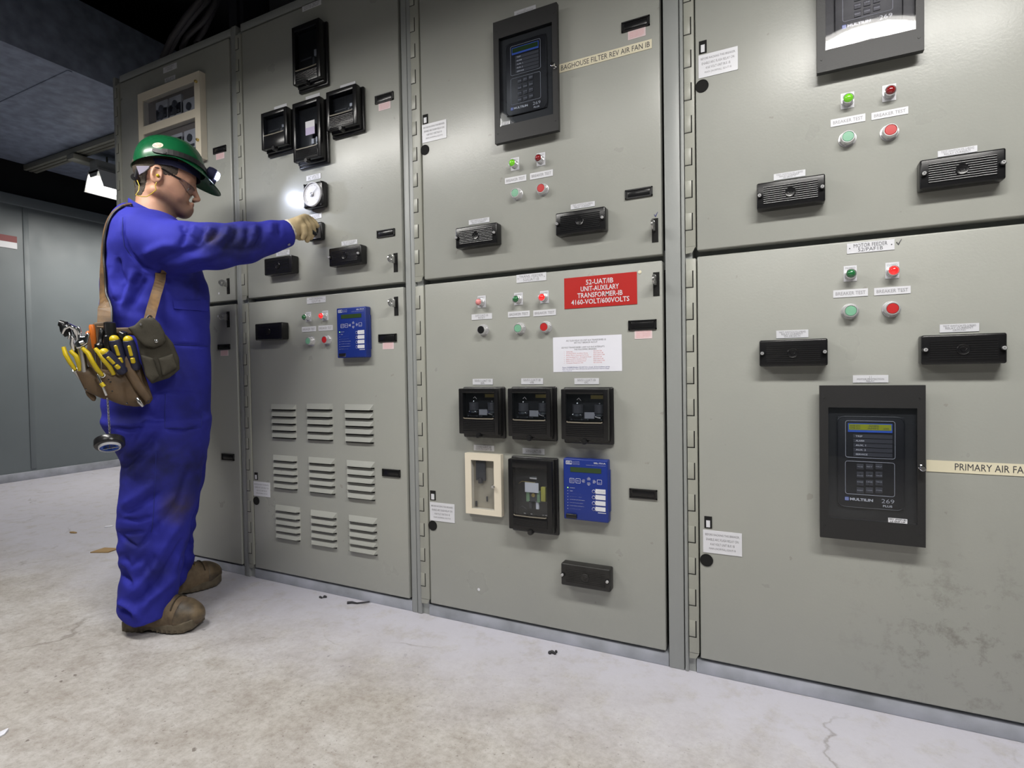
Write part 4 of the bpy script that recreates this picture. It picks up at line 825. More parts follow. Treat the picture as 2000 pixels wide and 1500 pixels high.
# ================================================================== glass-fronted black case relays
M['gasket'] = nmat('dusty_window_gasket', hexc(128, 122, 110), .3)
M['coil'] = nmat('dark_coil', (.05, .05, .055), .35); M['brass'] = nmat('brass', (.55, .42, .15), .3, 1.0); M['tagsilver'] = nmat('rating_plate', hexc(150, 150, 155), .35, .3)
M['yellow_coil'] = nmat('yellow_tape', hexc(165, 160, 70), .5); M['green_part'] = nmat('green_block', hexc(110, 140, 105), .5); M['grey_tag'] = nmat('grey_tag', hexc(200, 200, 205), .5)
def case_relay(q, lab, dep, wf, inner, ribs=True, rz=(.0, .0), label_above=False):
    """q = measured corners of the projecting cover; wf = window (left,right,bottom,top) as fractions"""
    x0, x1, z0, z1 = quad(q, -dep); w = x1-x0; h = z1-z0
    o = thing('case_relay', ((x0+x1)/2, 0, z0-.012), lab, 'protective relay', 'glass-fronted case relays')
    b = MB(); b.box(x0-.006, x1+.006, -.012, -.0005, z0-.016, z1+.004, 0, .005, 3); b.box(x0+.003, x1-.003, -dep*.55, -.011, z0-.008, z1+.001, 0, .004, 2); b.build('base', M['black'], o)
    wx0, wx1, wz0, wz1 = x0+w*wf[0], x0+w*wf[1], z0+h*wf[2], z0+h*wf[3]
    b = MB(); y0_, y1_ = -dep, -dep*.5
    b.box(x0, wx0, y0_, y1_, z0, z1, 0, .003); b.box(wx1, x1, y0_, y1_, z0, z1, 0, .003); b.box(wx0-.002, wx1+.002, y0_+.0004, y1_, wz1, z1, 0, .002); b.box(wx0-.002, wx1+.002, y0_+.0004, y1_, z0, wz0, 0, .002)
    if ribs:
        n = 7; ra, rb = z0+h*.05, wz0-h*.035
        for k in range(n): z = ra+(rb-ra)*(k+.5)/n; shallow_rib(b, wx0, wx1, z, y0_+.0004, 1)
    b.build('cover', [M['black_gloss'], M['rib']], o)
    b = MB(); b.strap([(wx0+.002, y0_-.0004, wz0+.003), (wx0+.006, y0_-.0008, wz0+.0008), ((wx0+wx1)/2, y0_-.001, wz0), (wx1-.006, y0_-.0008, wz0+.0008), (wx1-.002, y0_-.0004, wz0+.003)], (0, -1, 0), .0035, .001); b.build('window_lip', M['gasket'], o)
    b = MB(); b.box(wx0-.001, wx1+.001, y0_+.002, y0_+.0035, wz0-.001, wz1+.001); b.build('window', M['glass'], o)
    b = MB(); b.lathe(((x0+x1)/2, -dep*.75, z0-.004), (0, -1, 0), [(0, .009), (dep*.3, .009), (dep*.3+.004, .007), (dep*.3+.004, 0)], 18); b.build('thumb_screw', M['black'], o)
    ww = wx1-wx0; hh = wz1-wz0; yi = -dep*.5
    def X(f): return wx0+ww*f
    def Z(f): return wz0+hh*f
    b = MB()
    if inner == 'coils':
        for cx_ in (.26, .86):
            b.cyl((X(cx_), yi, Z(.32)), (X(cx_), yi, Z(.62)), ww*.15, n=18, m=0); b.cyl((X(cx_), yi, Z(.22)), (X(cx_), yi, Z(.30)), ww*.17, n=18, m=1); b.sphere((X(cx_), yi-.004, Z(.66)), ww*.03, m=1, n=10, k=6)
            for dx in (-.1, 0, .1): b.sphere((X(cx_+dx), yi-.014, Z(.27)), ww*.02, m=1, n=8, k=5)
        b.box(X(.48), X(.74), yi-.015, yi-.013, Z(.14), Z(.36), 2); b.box(X(.05), X(.95), yi-.006, yi, Z(.06), Z(.12), 0); b.cyl((X(.76), yi-.012, Z(.2)), (X(.9), yi-.012, Z(.16)), ww*.02, n=8, m=1)
        b.box(X(.03), X(.97), yi-.003, yi, Z(.14), Z(.18), 0); b.box(X(.4), X(.6), yi-.002, yi, Z(.5), Z(.9), 0); b.box(X(.62), X(.97), yi-.0026, yi-.002, Z(.82), Z(.95), 6)
        for q_ in (.12, .4, .56, .92): b.cyl((X(q_), yi-.012, Z(.1)), (X(q_), yi-.006, Z(.1)), .0022, n=8, m=1)
        b.tube([(X(.2), yi, Z(.75)), (X(.3), yi-.004, Z(.85)), (X(.38), yi, Z(.7))], .0012, 6, 1)
    elif inner == 'solenoid':
        b.box(X(.36), X(.78), yi-.012, yi, Z(.30), Z(.52), 0, .001); b.box(X(.36), X(.46), yi-.014, yi, Z(.30), Z(.53), 4); b.box(X(.68), X(.76), yi-.014, yi, Z(.30), Z(.53), 4); b.box(X(.78), X(.92), yi-.012, yi, Z(.32), Z(.62), 3, .002)
        b.box(X(.34), X(.74), yi-.018, yi-.016, Z(.50), Z(.70), 5); b.lathe((X(.57), yi-.012, Z(.44)), (0, -1, 0), [(0, .006), (.003, .006), (.003, .003), (.001, .003)], 16, 6)
        for dx in (.46, .66): b.sphere((X(dx), yi-.016, Z(.32)), .0022, m=1, n=8, k=5); b.box(X(dx-.03), X(dx+.05), yi-.010, yi, Z(.15), Z(.29), 5 if dx > .5 else 0)
        b.box(X(.44), X(.66), yi-.008, yi, Z(.76), Z(.83), 1, .002); b.tube([(X(.05), yi, Z(.62)), (X(.2), yi-.006, Z(.70)), (X(.6), yi-.006, Z(.69))], .001, 6, 6); b.tube([(X(.1), yi, Z(.1)), (X(.2), yi-.006, Z(.18)), (X(.35), yi, Z(.1))], .0015, 6, 0)
        for dx in (.3, .5, .85, .93): b.box(X(dx-.03), X(dx+.03), yi-.012, yi-.01, Z(.03), Z(.05), 1)
    elif inner == 'sticker':
        b.box(X(.48), X(.9), y0_+.0005, y0_+.0018, Z(.28), Z(.60), 5); b.box(X(.48), X(.9), y0_+.0002, y0_+.0006, Z(.28), Z(.45), 7); b.box(X(.62), X(.72), yi-.008, yi, Z(.1), Z(.22), 5); b.box(X(.82), X(.9), yi-.008, yi, Z(.12), Z(.24), 5)
    else:
        b.box(X(.78), X(.88), yi-.01, yi, Z(.30), Z(.46), 5 if inner == 'bright' else 2, .001); b.cyl((X(.7), yi, Z(.1)), (X(.7), yi, Z(.3)), .006, n=12, m=0); b.tube([(X(.0), yi, Z(.06)), (X(.5), yi-.003, Z(.1)), (X(.95), yi, Z(.14))], .001, 6, 6); b.box(X(.1), X(.6), yi-.004, yi, Z(.3), Z(.34), 0)
    b.build('mechanism', [M['coil'], M['chrome'], M['tagsilver'], M['yellow_coil'], M['green_part'], M['grey_tag'], M['brass'], nmat('lilac_sticker', hexc(175, 165, 195), .5)], o)
WQ = (.11, .90, .34, .90)
case_relay(P4(894.5, 758.5, 970.8, 759, 974, 852, 897, 845), 'black glass-fronted relay, leftmost of three in a row', .05, WQ, 'coils')
case_relay(P4(989, 758.5, 1073.4, 758.5, 1075.8, 857, 994, 850), 'black glass-fronted relay, middle of three in a row', .05, WQ, 'coils')
case_relay(P4(1093, 759.7, 1186.6, 759.7, 1187.7, 865, 1098, 855), 'black glass-fronted relay, rightmost of three in a row', .05, WQ, 'coils')
case_relay(P4(991.3, 896, 1078, 901, 1079, 1043, 994, 1032), 'tall black relay with yellow coil inside, left of the blue relay', .048, (.11, .88, .20, .88), 'solenoid')
case_relay(P4(569.6, 54, 624, 33, 624, 150, 571, 167), 'tall black relay alone at the top of the worked-on door', .045, (.10, .88, .22, .90), 'dark')
case_relay(P4(509.6, 222, 560, 206, 559.5, 279, 510, 296), 'square black relay, leftmost in the cluster above the dial', .045, (.10, .88, .36, .88), 'dark', False)
case_relay(P4(571, 203, 625, 186, 625, 304, 572, 319), 'tall black relay with lilac sticker above the round dial', .045, (.10, .88, .20, .92), 'sticker')
case_relay(P4(637, 181, 695, 161, 696, 240, 637, 258), 'square ribbed black relay, rightmost in the cluster above the dial', .045, (.10, .88, .36, .88), 'bright')
for (a, c_, d_) in [((536, 211), (560.5, 203.5), 'pale strip plate along the top of the leftmost square relay'), ((597.5, 191.5), (625, 182.5), 'pale strip plate along the top of the stickered tall relay'), ((665, 170), (694.5, 159.5), 'pale strip plate along the top of the ribbed square relay')]:
    A0 = onY(*a); A1 = onY(*c_); b = MB(); b.box(A0[0], A1[0], -.0016, -.0002, (A0[2]+A1[2])/2-.022, (A0[2]+A1[2])/2+.003); tag(b.build('nameplate', M['white'], origin=A0), d_, 'label', 'relay strip plates')

# cream framed glass box on the red-sign door
x0, x1, z0, z1 = quad(P4(907.8, 884, 978.5, 889, 979, 1010, 909.7, 1002), -.02); fx = (.17, .805, .09, .89)
o = thing('glazed_box', ((x0+x1)/2, 0, z0), 'cream framed glass-fronted box under the leftmost row relay', 'box')
w = x1-x0; h = z1-z0; a0, a1, c0, c1 = x0+w*fx[0], x0+w*fx[1], z0+h*fx[2], z0+h*fx[3]
b = MB()
for r_ in ((x0, a0, z0, z1), (a1, x1, z0, z1), (a0, a1, z0, c0), (a0, a1, c1, z1)): b.box(r_[0], r_[1], -.02, -.001, r_[2], r_[3])
b.build('frame', M['cream_box'], o)
b = MB(); b.box(a0-.002, a1+.002, -.0015, -.0006, c0-.002, c1+.002); b.build('back_plate', nmat('aged_backing', hexc(170, 160, 140), .6), o)
b = MB(); b.box(a0+w*.1, a0+w*.36, -.012, -.002, c1-h*.34, c1-.003, 0, .002); b.cyl((a0+w*.22, -.01, c1-h*.38), (a0+w*.22, -.01, c1-h*.3), .008, n=12); b.box(a0+w*.36, a0+w*.39, -.006, -.001, c0+h*.12, c0+h*.2, 0); b.box(a0+.006, a0+.012, -.006, -.001, c0+.004, c0+.022, 0, .001); b.build('mechanism', M['coil'], o)
b = MB(); b.box(a0, a1, -.017, -.0155, c0, c1); b.build('window', M['glass'], o)
p = onY(965, 949.8, -.02); b = MB(); b.lathe((p[0], -.02, p[2]), (0, -1, 0), [(0, .004), (.004, .004), (.005, .0065), (.010, .0065), (.012, .005), (.012, 0)], 18); b.build('knob', M['chrome'], o)

# large cream window of the leftmost upper door, small relays behind
x0, x1, z0, z1 = quad(P4(270, 185, 388.5, 137, 394, 318, 271.5, 334), -.03)
o = thing('glazed_window_box', ((x0+x1)/2, 0, z0), 'tall cream framed two-pane window above the green helmet', 'window box')
w = x1-x0; h = z1-z0; fr = .036; zm = onY(330, 238, -.03)[2]
b = MB(); D = .03
for r_ in ((x0, x0+fr, z0, z1), (x1-fr, x1, z0, z1), (x0+fr, x1-fr, z0, z0+fr), (x0+fr, x1-fr, z1-fr, z1), (x0+fr, x1-fr, zm-.018, zm+.018)): b.box(r_[0], r_[1], -D, -.001, r_[2], r_[3])
b.build('frame', M['cream_box'], o)
b = MB(); b.box(x0+fr+.0005, x1-fr-.0005, -.0035, -.0008, z0+fr+.0005, z1-fr-.0005); b.build('back_plate', nmat('grey_interior', hexc(128, 118, 110), .7), o)
for (za, zb_) in ((zm+.018, z1-fr), (z0+fr, zm-.018)):
    b = MB(); b.box(x0+fr+.0005, x1-fr-.0005, -D+.003, -D+.0045, za+.0005, zb_-.0005); b.build('window', M['glass'], o)
M['aux'] = nmat('grey_aux_relay', hexc(195, 193, 196), .4)
for rr, zt in enumerate((z1-fr-.10, zm+.07, zm-.10, z0+fr+.05)):
    for k in range(3 if rr % 2 == 0 else 2):
        cx_ = x1-fr-.055-k*.098-(.098 if rr % 2 else 0); b = MB(); b.box(cx_-.043, cx_+.043, -.018, -.003, zt-.04, zt+.045, 0, .003); b.lathe((cx_, -.018, zt+.008), (0, -1, 0), [(0, .017), (.004, .017), (.005, .013)], 18, 1); b.box(cx_-.03, cx_+.03, -.0185, -.018, zt-.032, zt-.02, 1)
        b.build('auxiliary_relay', [M['aux'], M['coil']], o)
for zz in (zm+.13, zm-.12):
    b = MB(); b.lathe((x1-.018, -D, zz), (0, -1, 0), [(0, .006), (.008, .006), (.01, .004)], 12); b.build('knob', M['brass'], o)

# round dial meter and the rotary switch the worker turns
D = .032; x0, x1, z0, z1 = quad(P4(592, 360, 630, 351, 630, 400, 592, 409.5), -D); w = x1-x0; cx, cz = (x0+x1)/2, (z0+z1)/2
o = thing('dial_meter', (cx, 0, z0), 'square black dial meter with round white face above the gloved hand', 'meter')
b = MB(); b.box(x0, x1, -D, -.0005, z0, z1, 0, .008, 3)
for sx in (-1, 1):
    for sz in (-1, 1): b.lathe((cx+sx*w*.42, -D, cz+sz*w*.42), (0, -1, 0), [(0, .004), (.002, .0035)], 10)
b.build('bezel', M['black_gloss'], o)
R = w*.455; b = MB(); b.lathe((cx, -D+.001, cz), (0, -1, 0), [(0, R), (.006, R), (.008, R*.96), (.008, R*.93), (.003, R*.93)], 36); b.build('rim', M['white'], o)
b = MB(); b.lathe((cx, -D-.001, cz), (0, -1, 0), [(0, R*.93), (.0015, R*.93)], 36); b.build('dial_face', M['white'], o)
b = MB()
for k in range(31): t = math.radians(225-270*k/30); r1 = R*.82; r0 = R*(.68 if k % 5 == 0 else .75); b.strap([(cx+r0*math.cos(t), -D-.0029, cz+r0*math.sin(t)), (cx+r1*math.cos(t), -D-.0029, cz+r1*math.sin(t))], (0, -1, 0), .001, .0003)
b.build('scale', M['ink_soft'], o)
b = MB(); t = math.radians(38); b.strap([(cx-.01*math.cos(t), -D-.005, cz-.01*math.sin(t)), (cx+R*.7*math.cos(t), -D-.005, cz+R*.7*math.sin(t))], (0, -1, 0), [.003, .001], .0006); b.lathe((cx, -D-.0025, cz), (0, -1, 0), [(0, .008), (.004, .008), (.005, .005)], 20); b.build('needle', M['tagsilver'], o)

x0, x1, z0, z1 = quad(P4(601, 438, 628, 431, 628.5, 466, 601, 473), -.02); cx, cz = (x0+x1)/2, (z0+z1)/2; SWC = (cx, cz)
o = thing('rotary_switch', (cx, 0, z0), 'black rotary switch gripped by the gloved hand', 'switch')
b = MB(); b.box(x0, x1, -.02, -.0005, z0, z1, 0, .006, 3); b.build('escutcheon', M['black_gloss'], o)
b = MB(); b.box(x0+.006, x1-.006, -.0212, -.0195, z0+.006, z1-.006, 0); b.build('face_plate', M['tagsilver'], o)
b = MB(); b.lathe((cx, -.02, cz), (0, -1, 0), [(0, .02), (.012, .017), (.03, .012), (.034, .012)], 24)
g0 = [onY(596, 447, -.088), onY(603, 449, -.080), onY(610, 453, -.066), onY(618, 458, -.050)]
b.tube([tuple(q) for q in g0], [.007, .0085, .0085, .007], 12); b.build('pistol_grip', M['black_gloss'], o)
# ================================================================== SCULPTING TOOLS (distance fields -> one continuous mesh)
def snet(fn, lo, hi, h, B=8):
    lo = np.array(lo, float); hi = np.array(hi, float); n = (np.ceil((hi-lo)/h/B).astype(int))*B+1
    V = np.full(n, 1.0, np.float32); nb = (n-1)//B
    c = [lo[i]+(np.arange(nb[i])+.5)*B*h for i in range(3)]
    CX, CY, CZ = np.meshgrid(*c, indexing='ij'); D = fn(CX, CY, CZ)
    for i, j, k in np.argwhere(np.abs(D) < B*h*1.25):
        s = [slice(q*B, q*B+B+1) for q in (i, j, k)]
        g = np.meshgrid(*[lo[m]+np.arange(s[m].start, s[m].stop)*h for m in range(3)], indexing='ij')
        V[s[0], s[1], s[2]] = fn(*g)
    for i, j, k in np.argwhere(D <= -B*h*1.25): V[i*B+1:i*B+B, j*B+1:j*B+B, k*B+1:k*B+B] = -1
    # make node signs consistent inside solid blocks
    solid = np.argwhere(D <= -B*h*1.25)
    for i, j, k in solid:
        sub = V[i*B:i*B+B+1, j*B:j*B+B+1, k*B:k*B+B+1]; sub[sub == 1.0] = -1
    S = V < 0
    cs = [slice(0, -1), slice(1, None)]
    cnt = np.zeros(np.array(n)-1, np.uint8)
    for a in (0, 1):
        for b in (0, 1):
            for c_ in (0, 1): cnt += S[cs[a], cs[b], cs[c_]]
    cells = np.argwhere((cnt > 0) & (cnt < 8)); idx = -np.ones(cnt.shape, np.int32); idx[tuple(cells.T)] = np.arange(len(cells))
    P = np.zeros((len(cells), 3)); W_ = np.zeros(len(cells))
    crn = [(a, b, c_) for a in (0, 1) for b in (0, 1) for c_ in (0, 1)]
    for p in crn:
        for ax in range(3):
            if p[ax]: continue
            q = list(p); q[ax] = 1
            v0 = V[tuple((cells+p).T)]; v1 = V[tuple((cells+q).T)]; m = (v0 < 0) != (v1 < 0)
            t = np.where(m, v0/np.where(m, v0-v1, 1), 0); pos = np.array(p, float)[None, :].repeat(len(cells), 0); pos[:, ax] = t
            P += pos*m[:, None]; W_ += m
    P = lo+(cells+P/W_[:, None])*h
    F = []
    for ax in range(3):
        s0 = [slice(None)]*3; s1 = [slice(None)]*3; s0[ax] = slice(0, -1); s1[ax] = slice(1, None)
        a = S[tuple(s0)]; b = S[tuple(s1)]; E = np.argwhere(a != b); o1, o2 = [(1, 2), (2, 0), (0, 1)][ax]
        E = E[(E[:, o1] > 0) & (E[:, o2] > 0) & (E[:, o1] < n[o1]-1) & (E[:, o2] < n[o2]-1)]
        def g(d1, d2):
            q = E.copy(); q[:, o1] -= d1; q[:, o2] -= d2; return idx[tuple(q.T)]
        f = np.stack([g(1, 1), g(0, 1), g(0, 0), g(1, 0)], 1); fl = a[tuple(E.T)]; f[~fl] = f[~fl][:, ::-1]; F.append(f)
    F = np.concatenate(F); F = F[(F >= 0).all(1)]
    return P, F
def relax(P, F, it=2, lam=.5):
    P = P.copy()
    e = np.concatenate([F[:, [0, 1]], F[:, [1, 2]], F[:, [2, 3]], F[:, [3, 0]]])
    for _ in range(it):
        s = np.zeros_like(P); c = np.zeros(len(P))
        for a, b in ((0, 1), (1, 0)):
            for k in range(3): s[:, k] += np.bincount(e[:, a], P[e[:, b], k], len(P))
            c += np.bincount(e[:, a], minlength=len(P))
        P += lam*(s/np.maximum(c, 1)[:, None]-P)
    return P
def vnormals(P, F):
    n = np.cross(P[F[:, 2]]-P[F[:, 0]], P[F[:, 3]]-P[F[:, 1]]); N = np.zeros_like(P)
    for j in range(4):
        for k in range(3): N[:, k] += np.bincount(F[:, j], n[:, k], len(P))
    return N/np.maximum(np.linalg.norm(N, axis=1), 1e-9)[:, None]
def L2W(P): return MP[None, :]+P[:, :1]*A[None, :]+P[:, 1:2]*G[None, :]+P[:, 2:3]*np.array([[0, 0, 1.]])
def np_mesh(name, P, F, mat, parent=None, origin=None, world=False):
    Wp = P if world else L2W(P)
    off = np.array(WLOC[parent.name]) if parent is not None else (np.array(origin) if origin is not None else np.zeros(3))
    me = bpy.data.meshes.new(name); me.vertices.add(len(Wp)); me.vertices.foreach_set('co', (Wp-off).astype(np.float32).ravel())
    me.loops.add(F.size); me.loops.foreach_set('vertex_index', F.astype(np.int32).ravel()); me.polygons.add(len(F))
    me.polygons.foreach_set('loop_start', np.arange(0, F.size, F.shape[1], dtype=np.int32)); me.polygons.foreach_set('loop_total', np.full(len(F), F.shape[1], np.int32))
    me.polygons.foreach_set('use_smooth', np.ones(len(F), bool)); me.update(); me.validate()
    b = bmesh.new(); b.from_mesh(me); bmesh.ops.recalc_face_normals(b, faces=b.faces); b.to_mesh(me); b.free()
    for m in (mat if isinstance(mat, (list, tuple)) else [mat]): me.materials.append(m)
    o = bpy.data.objects.new(name, me); C.objects.link(o)
    if parent is not None: o.parent = parent
    else: o.location = off
    WLOC[o.name] = Vector(off); return o
def smin(a, b, k): h = np.clip(.5+.5*(b-a)/k, 0, 1); return b*(1-h)+a*h-k*h*(1-h)
def smax(a, b, k): return -smin(-a, -b, k)
def cap(x, y, z, p, q, r0, r1):
    p = np.array(p, float); q = np.array(q, float); d = q-p; L = d@d
    t = np.clip(((x-p[0])*d[0]+(y-p[1])*d[1]+(z-p[2])*d[2])/L, 0, 1)
    return np.sqrt((x-p[0]-t*d[0])**2+(y-p[1]-t*d[1])**2+(z-p[2]-t*d[2])**2)-(r0+(r1-r0)*t)
def ell(x, y, z, c, r, pitch=0.0, yaw=0.0):
    X, Y, Z = x-c[0], y-c[1], z-c[2]
    if yaw: X, Y = X*math.cos(yaw)+Y*math.sin(yaw), -X*math.sin(yaw)+Y*math.cos(yaw)
    if pitch: X, Z = X*math.cos(pitch)-Z*math.sin(pitch), X*math.sin(pitch)+Z*math.cos(pitch)
    k0 = np.sqrt((X/r[0])**2+(Y/r[1])**2+(Z/r[2])**2); k1 = np.sqrt((X/r[0]**2)**2+(Y/r[1]**2)**2+(Z/r[2]**2)**2)
    return k0*(k0-1)/np.maximum(k1, 1e-6)
def poly2(x, z, pts):
    """signed distance to a polygon in the (a,z) plane"""
    pts = np.array(pts); d = np.full(x.shape, 1e9); s = np.ones(x.shape); n = len(pts)
    for i in range(n):
        a = pts[i]; b = pts[i-1]; e = b-a; wx = x-a[0]; wz = z-a[1]; t = np.clip((wx*e[0]+wz*e[1])/(e@e), 0, 1)
        d = np.minimum(d, (wx-e[0]*t)**2+(wz-e[1]*t)**2)
        c1 = z >= a[1]; c2 = z < b[1]; c3 = e[0]*wz > e[1]*wx
        s = np.where((c1 & c2 & c3) | (~c1 & ~c2 & ~c3), -s, s)
    return s*np.sqrt(d)
def pxpoly(pts, d): return [(lambda q: (q[0], q[2]))(at(u, v, d)) for u, v in pts]
def puff(x, y, z, poly, b0, b1, r=.008, bulge=0.0):
    """polygon slab between depths b0 (near) and b1, edges rounded by r, near side bulging"""
    d2 = poly2(x, z, poly)+r; bc = (b0+b1)/2; hb = (b1-b0)/2-r
    if bulge: hb = hb+bulge*np.clip(-d2/.05, 0, 1)**.5
    dy = np.abs(y-bc)-hb
    return np.minimum(np.maximum(d2, dy), 0)+np.sqrt(np.maximum(d2, 0)**2+np.maximum(dy, 0)**2)-r
def hashn(i, j, k): v = np.sin(i*127.1+j*311.7+k*74.7)*43758.5453; return v-np.floor(v)
def vnoise(x, y, z, s):
    x, y, z = x*s, y*s, z*s; i, j, k = np.floor(x), np.floor(y), np.floor(z); f = [q*q*(3-2*q) for q in (x-i, y-j, z-k)]; o = 0
    for a in (0, 1):
        for b in (0, 1):
            for c in (0, 1): o = o+hashn(i+a, j+b, k+c)*(f[0] if a else 1-f[0])*(f[1] if b else 1-f[1])*(f[2] if c else 1-f[2])
    return o*2-1
def to_px(Wp):
    v = Wp-CAM; c = v@CF; return 1000+FPX*(v@CR)/c, 750-FPX*(v@CU)/c
def seg_dist(u, v, pts):
    d = np.full(u.shape, 1e9); tt = np.zeros(u.shape); n = len(pts)-1
    for i in range(n):
        a = np.array(pts[i], float); e = np.array(pts[i+1], float)-a; t = np.clip(((u-a[0])*e[0]+(v-a[1])*e[1])/(e@e), 0, 1)
        q = np.hypot(u-a[0]-e[0]*t, v-a[1]-e[1]*t); m = q < d; d = np.where(m, q, d); tt = np.where(m, (i+t)/n, tt)
    return d, tt
from mathutils.bvhtree import BVHTree
def bvh(P, F, local=True):
    Wp = L2W(P) if local else P; return BVHTree.FromPolygons([tuple(p) for p in Wp], [tuple(map(int, f)) for f in F])
def hit(tree, u, v, off=0.0, fallback=None):
    d = Vector(ray(u, v)).normalized(); p, n, i, t = tree.ray_cast(Vector(CAM), d)
    if p is None: return fallback
    if n.dot(d) > 0: n = -n
    return p+n*off, n

# ================================================================== THE WORKER
M['skin'] = nmat('skin', hexc(196, 148, 122), .5, bump=.15, bscale=350, var=.12, vscale=25)
M['cloth'] = nmat('blue_coverall_cloth', hexc(46, 49, 158), .8, bump=.15, bscale=300, var=.25, vscale=9, spec=.25)
M['glove'] = nmat('tan_work_glove', hexc(188, 168, 130), .7, bump=.25, bscale=160, var=.2, vscale=40)
M['knit'] = nmat('pale_glove_cuff', hexc(222, 214, 200), .8, bump=.25, bscale=250)
M['boot'] = nmat('muddy_brown_leather', hexc(122, 104, 80), .7, bump=.5, bscale=70, var=.35, vscale=24, col2=hexc(82, 68, 52))
M['sole'] = nmat('dusty_rubber_sole', hexc(104, 94, 78), .85, bump=.3, bscale=80, var=.3, vscale=40)
M['toe'] = nmat('scuffed_toe_leather', hexc(66, 58, 48), .5, bump=.4, bscale=60, var=.45, vscale=26, col2=hexc(112, 96, 74))
M['lace'] = nmat('boot_lace', hexc(62, 54, 42), .9)
M['hair'] = nmat('short_grey_hair', hexc(82, 72, 62), .7, bump=.8, bscale=500, var=.45, vscale=300)
M['helmet'] = nmat('green_hard_hat', hexc(18, 88, 52), .25, bump=.05, bscale=40, var=.12, vscale=18)
M['navy'] = nmat('navy_sweatband', hexc(24, 26, 60), .8)
M['strap_grey'] = nmat('grey_suspension', hexc(150, 145, 165), .6)
M['leather'] = nmat('worn_brown_leather', hexc(96, 76, 54), .6, bump=.35, bscale=70, var=.4, vscale=20)
M['leather_light'] = nmat('tan_strap_leather', hexc(120, 92, 58), .6, bump=.25, bscale=90, var=.4, vscale=30, col2=hexc(84, 66, 48))
M['canvas'] = nmat('dark_canvas_bag', hexc(62, 58, 48), .85, bump=.3, bscale=180, var=.2, vscale=30)
M['yellow'] = nmat('yellow_grip', hexc(205, 180, 30), .35, var=.15, vscale=50)
M['navy_grip'] = nmat('navy_rubber_grip', hexc(34, 36, 62), .5)
M['orange'] = nmat('orange_handle', hexc(205, 110, 40), .35)
M['lips'] = nmat('lip_skin', hexc(172, 114, 98), .5)
worker = thing('person', W((.07, .15, 0)), 'person in blue coveralls and green hard hat reaching for a switch', 'person')
BH = .155

# ---- coverall
_rows = [(396, 256, 334, .066), (404, 240, 342, .078), (412, 228, 349, .092), (422, 220, 355, .115), (434, 213, 361, .145), (450, 207, 370, .172), (480, 202, 381, .192), (520, 198, 392, .19), (560, 196, 404, .182), (600, 195, 409, .176),
         (650, 194, 410, .172), (700, 195, 411, .172), (740, 196, 412, .178), (790, 196, 411, .185), (830, 205, 410, .186), (860, 222, 408, .18), (900, 238, 400, .17)]
TZ, TC, TR_, TB = [], [], [], []
for v, u0, u1, rb in _rows:
    p = at(u0, v, .155); q = at(u1, v, .155); TZ.append((p[2]+q[2])/2); TC.append((p[0]+q[0])/2); TR_.append((q[0]-p[0])/2); TB.append(rb)
def legtab(rows, b0, b1):
    z, c, r, bb = [], [], [], []
    for i, (v, u0, u1) in enumerate(rows):
        b = b0+(b1-b0)*i/(len(rows)-1); p = at(u0, v, b); q = at(u1, v, b); z.append((p[2]+q[2])/2); c.append((p[0]+q[0])/2); r.append((q[0]-p[0])/2); bb.append(b)
    return z, c, r, bb
NL = legtab([(820, 200, 409), (860, 222, 404), (902, 240, 398), (930, 231, 394), (967, 226, 388), (987, 224.6, 384), (1041, 228, 371), (1096, 232, 361), (1130, 230, 352), (1175, 229, 347), (1195, 231, 346), (1215, 236, 344)], .06, .03)
FLg = legtab([(820, 215, 404), (860, 235, 404), (940, 262, 397), (995, 268, 388), (1041, 272, 380), (1070, 276, 375), (1096, 276, 379), (1112, 282, 372), (1130, 286, 372), (1150, 290, 370)], .25, .30)
def stack(x, y, z, T, rb, n=2.3):
    zz, c, r, bb = T; o = np.argsort(zz); zz = np.array(zz)[o]
    C_ = np.interp(z, zz, np.array(c)[o]); R = np.interp(z, zz, np.array(r)[o]); B_ = np.interp(z, zz, np.array(bb)[o]); RB = np.interp(z, zz, np.array(rb)[o])
    q = ((np.abs(x-C_)/R)**n+(np.abs(y-B_)/RB)**n)**(1/n); d = (q-1)*np.minimum(R, RB)
    return smax(d, np.maximum(zz[0]-z, z-zz[-1]), .012)
SH = at(286, 466, .015); SM = at(350, 483, -.06); SE = at(420, 482, -.115); SF = at(478, 474, -.125); SW_ = at(530, 463, -.115); SC_ = at(562, 456, -.107)
LS = (.02, .32, SH[2]-.01); LE = (-.0, .385, 1.08); LW = (.08, .375, .86)
nrb = [.12, .118, .115, .108, .105, .105, .103, .102, .10, .10, .098, .096]; frb = [.12, .118, .112, .105, .10, .10, .10, .098, .098, .098]
BH_ = .155
_n0, _n1 = at(255, 399, BH_), at(339, 436, BH_); NC0 = at(300, 418, BH_)
def neckz(x, y): return _n0[2]+(_n1[2]-_n0[2])*(x-_n0[0])/(_n1[0]-_n0[0])-.36*np.abs(y-BH_)
_h = [at(u, v, .02) for u, v in ((225, 1194), (231, 1199), (245, 1207), (262, 1211), (300, 1196), (345, 1176), (360, 1172))]; HEMX = [q[0] for q in _h]; HEMZ = [q[2] for q in _h]
_h = [at(u, v, .26) for u, v in ((280, 1150), (345, 1145), (360, 1128), (375, 1110), (384, 1094))]; HEMX2 = [q[0] for q in _h]; HEMZ2 = [q[2] for q in _h]
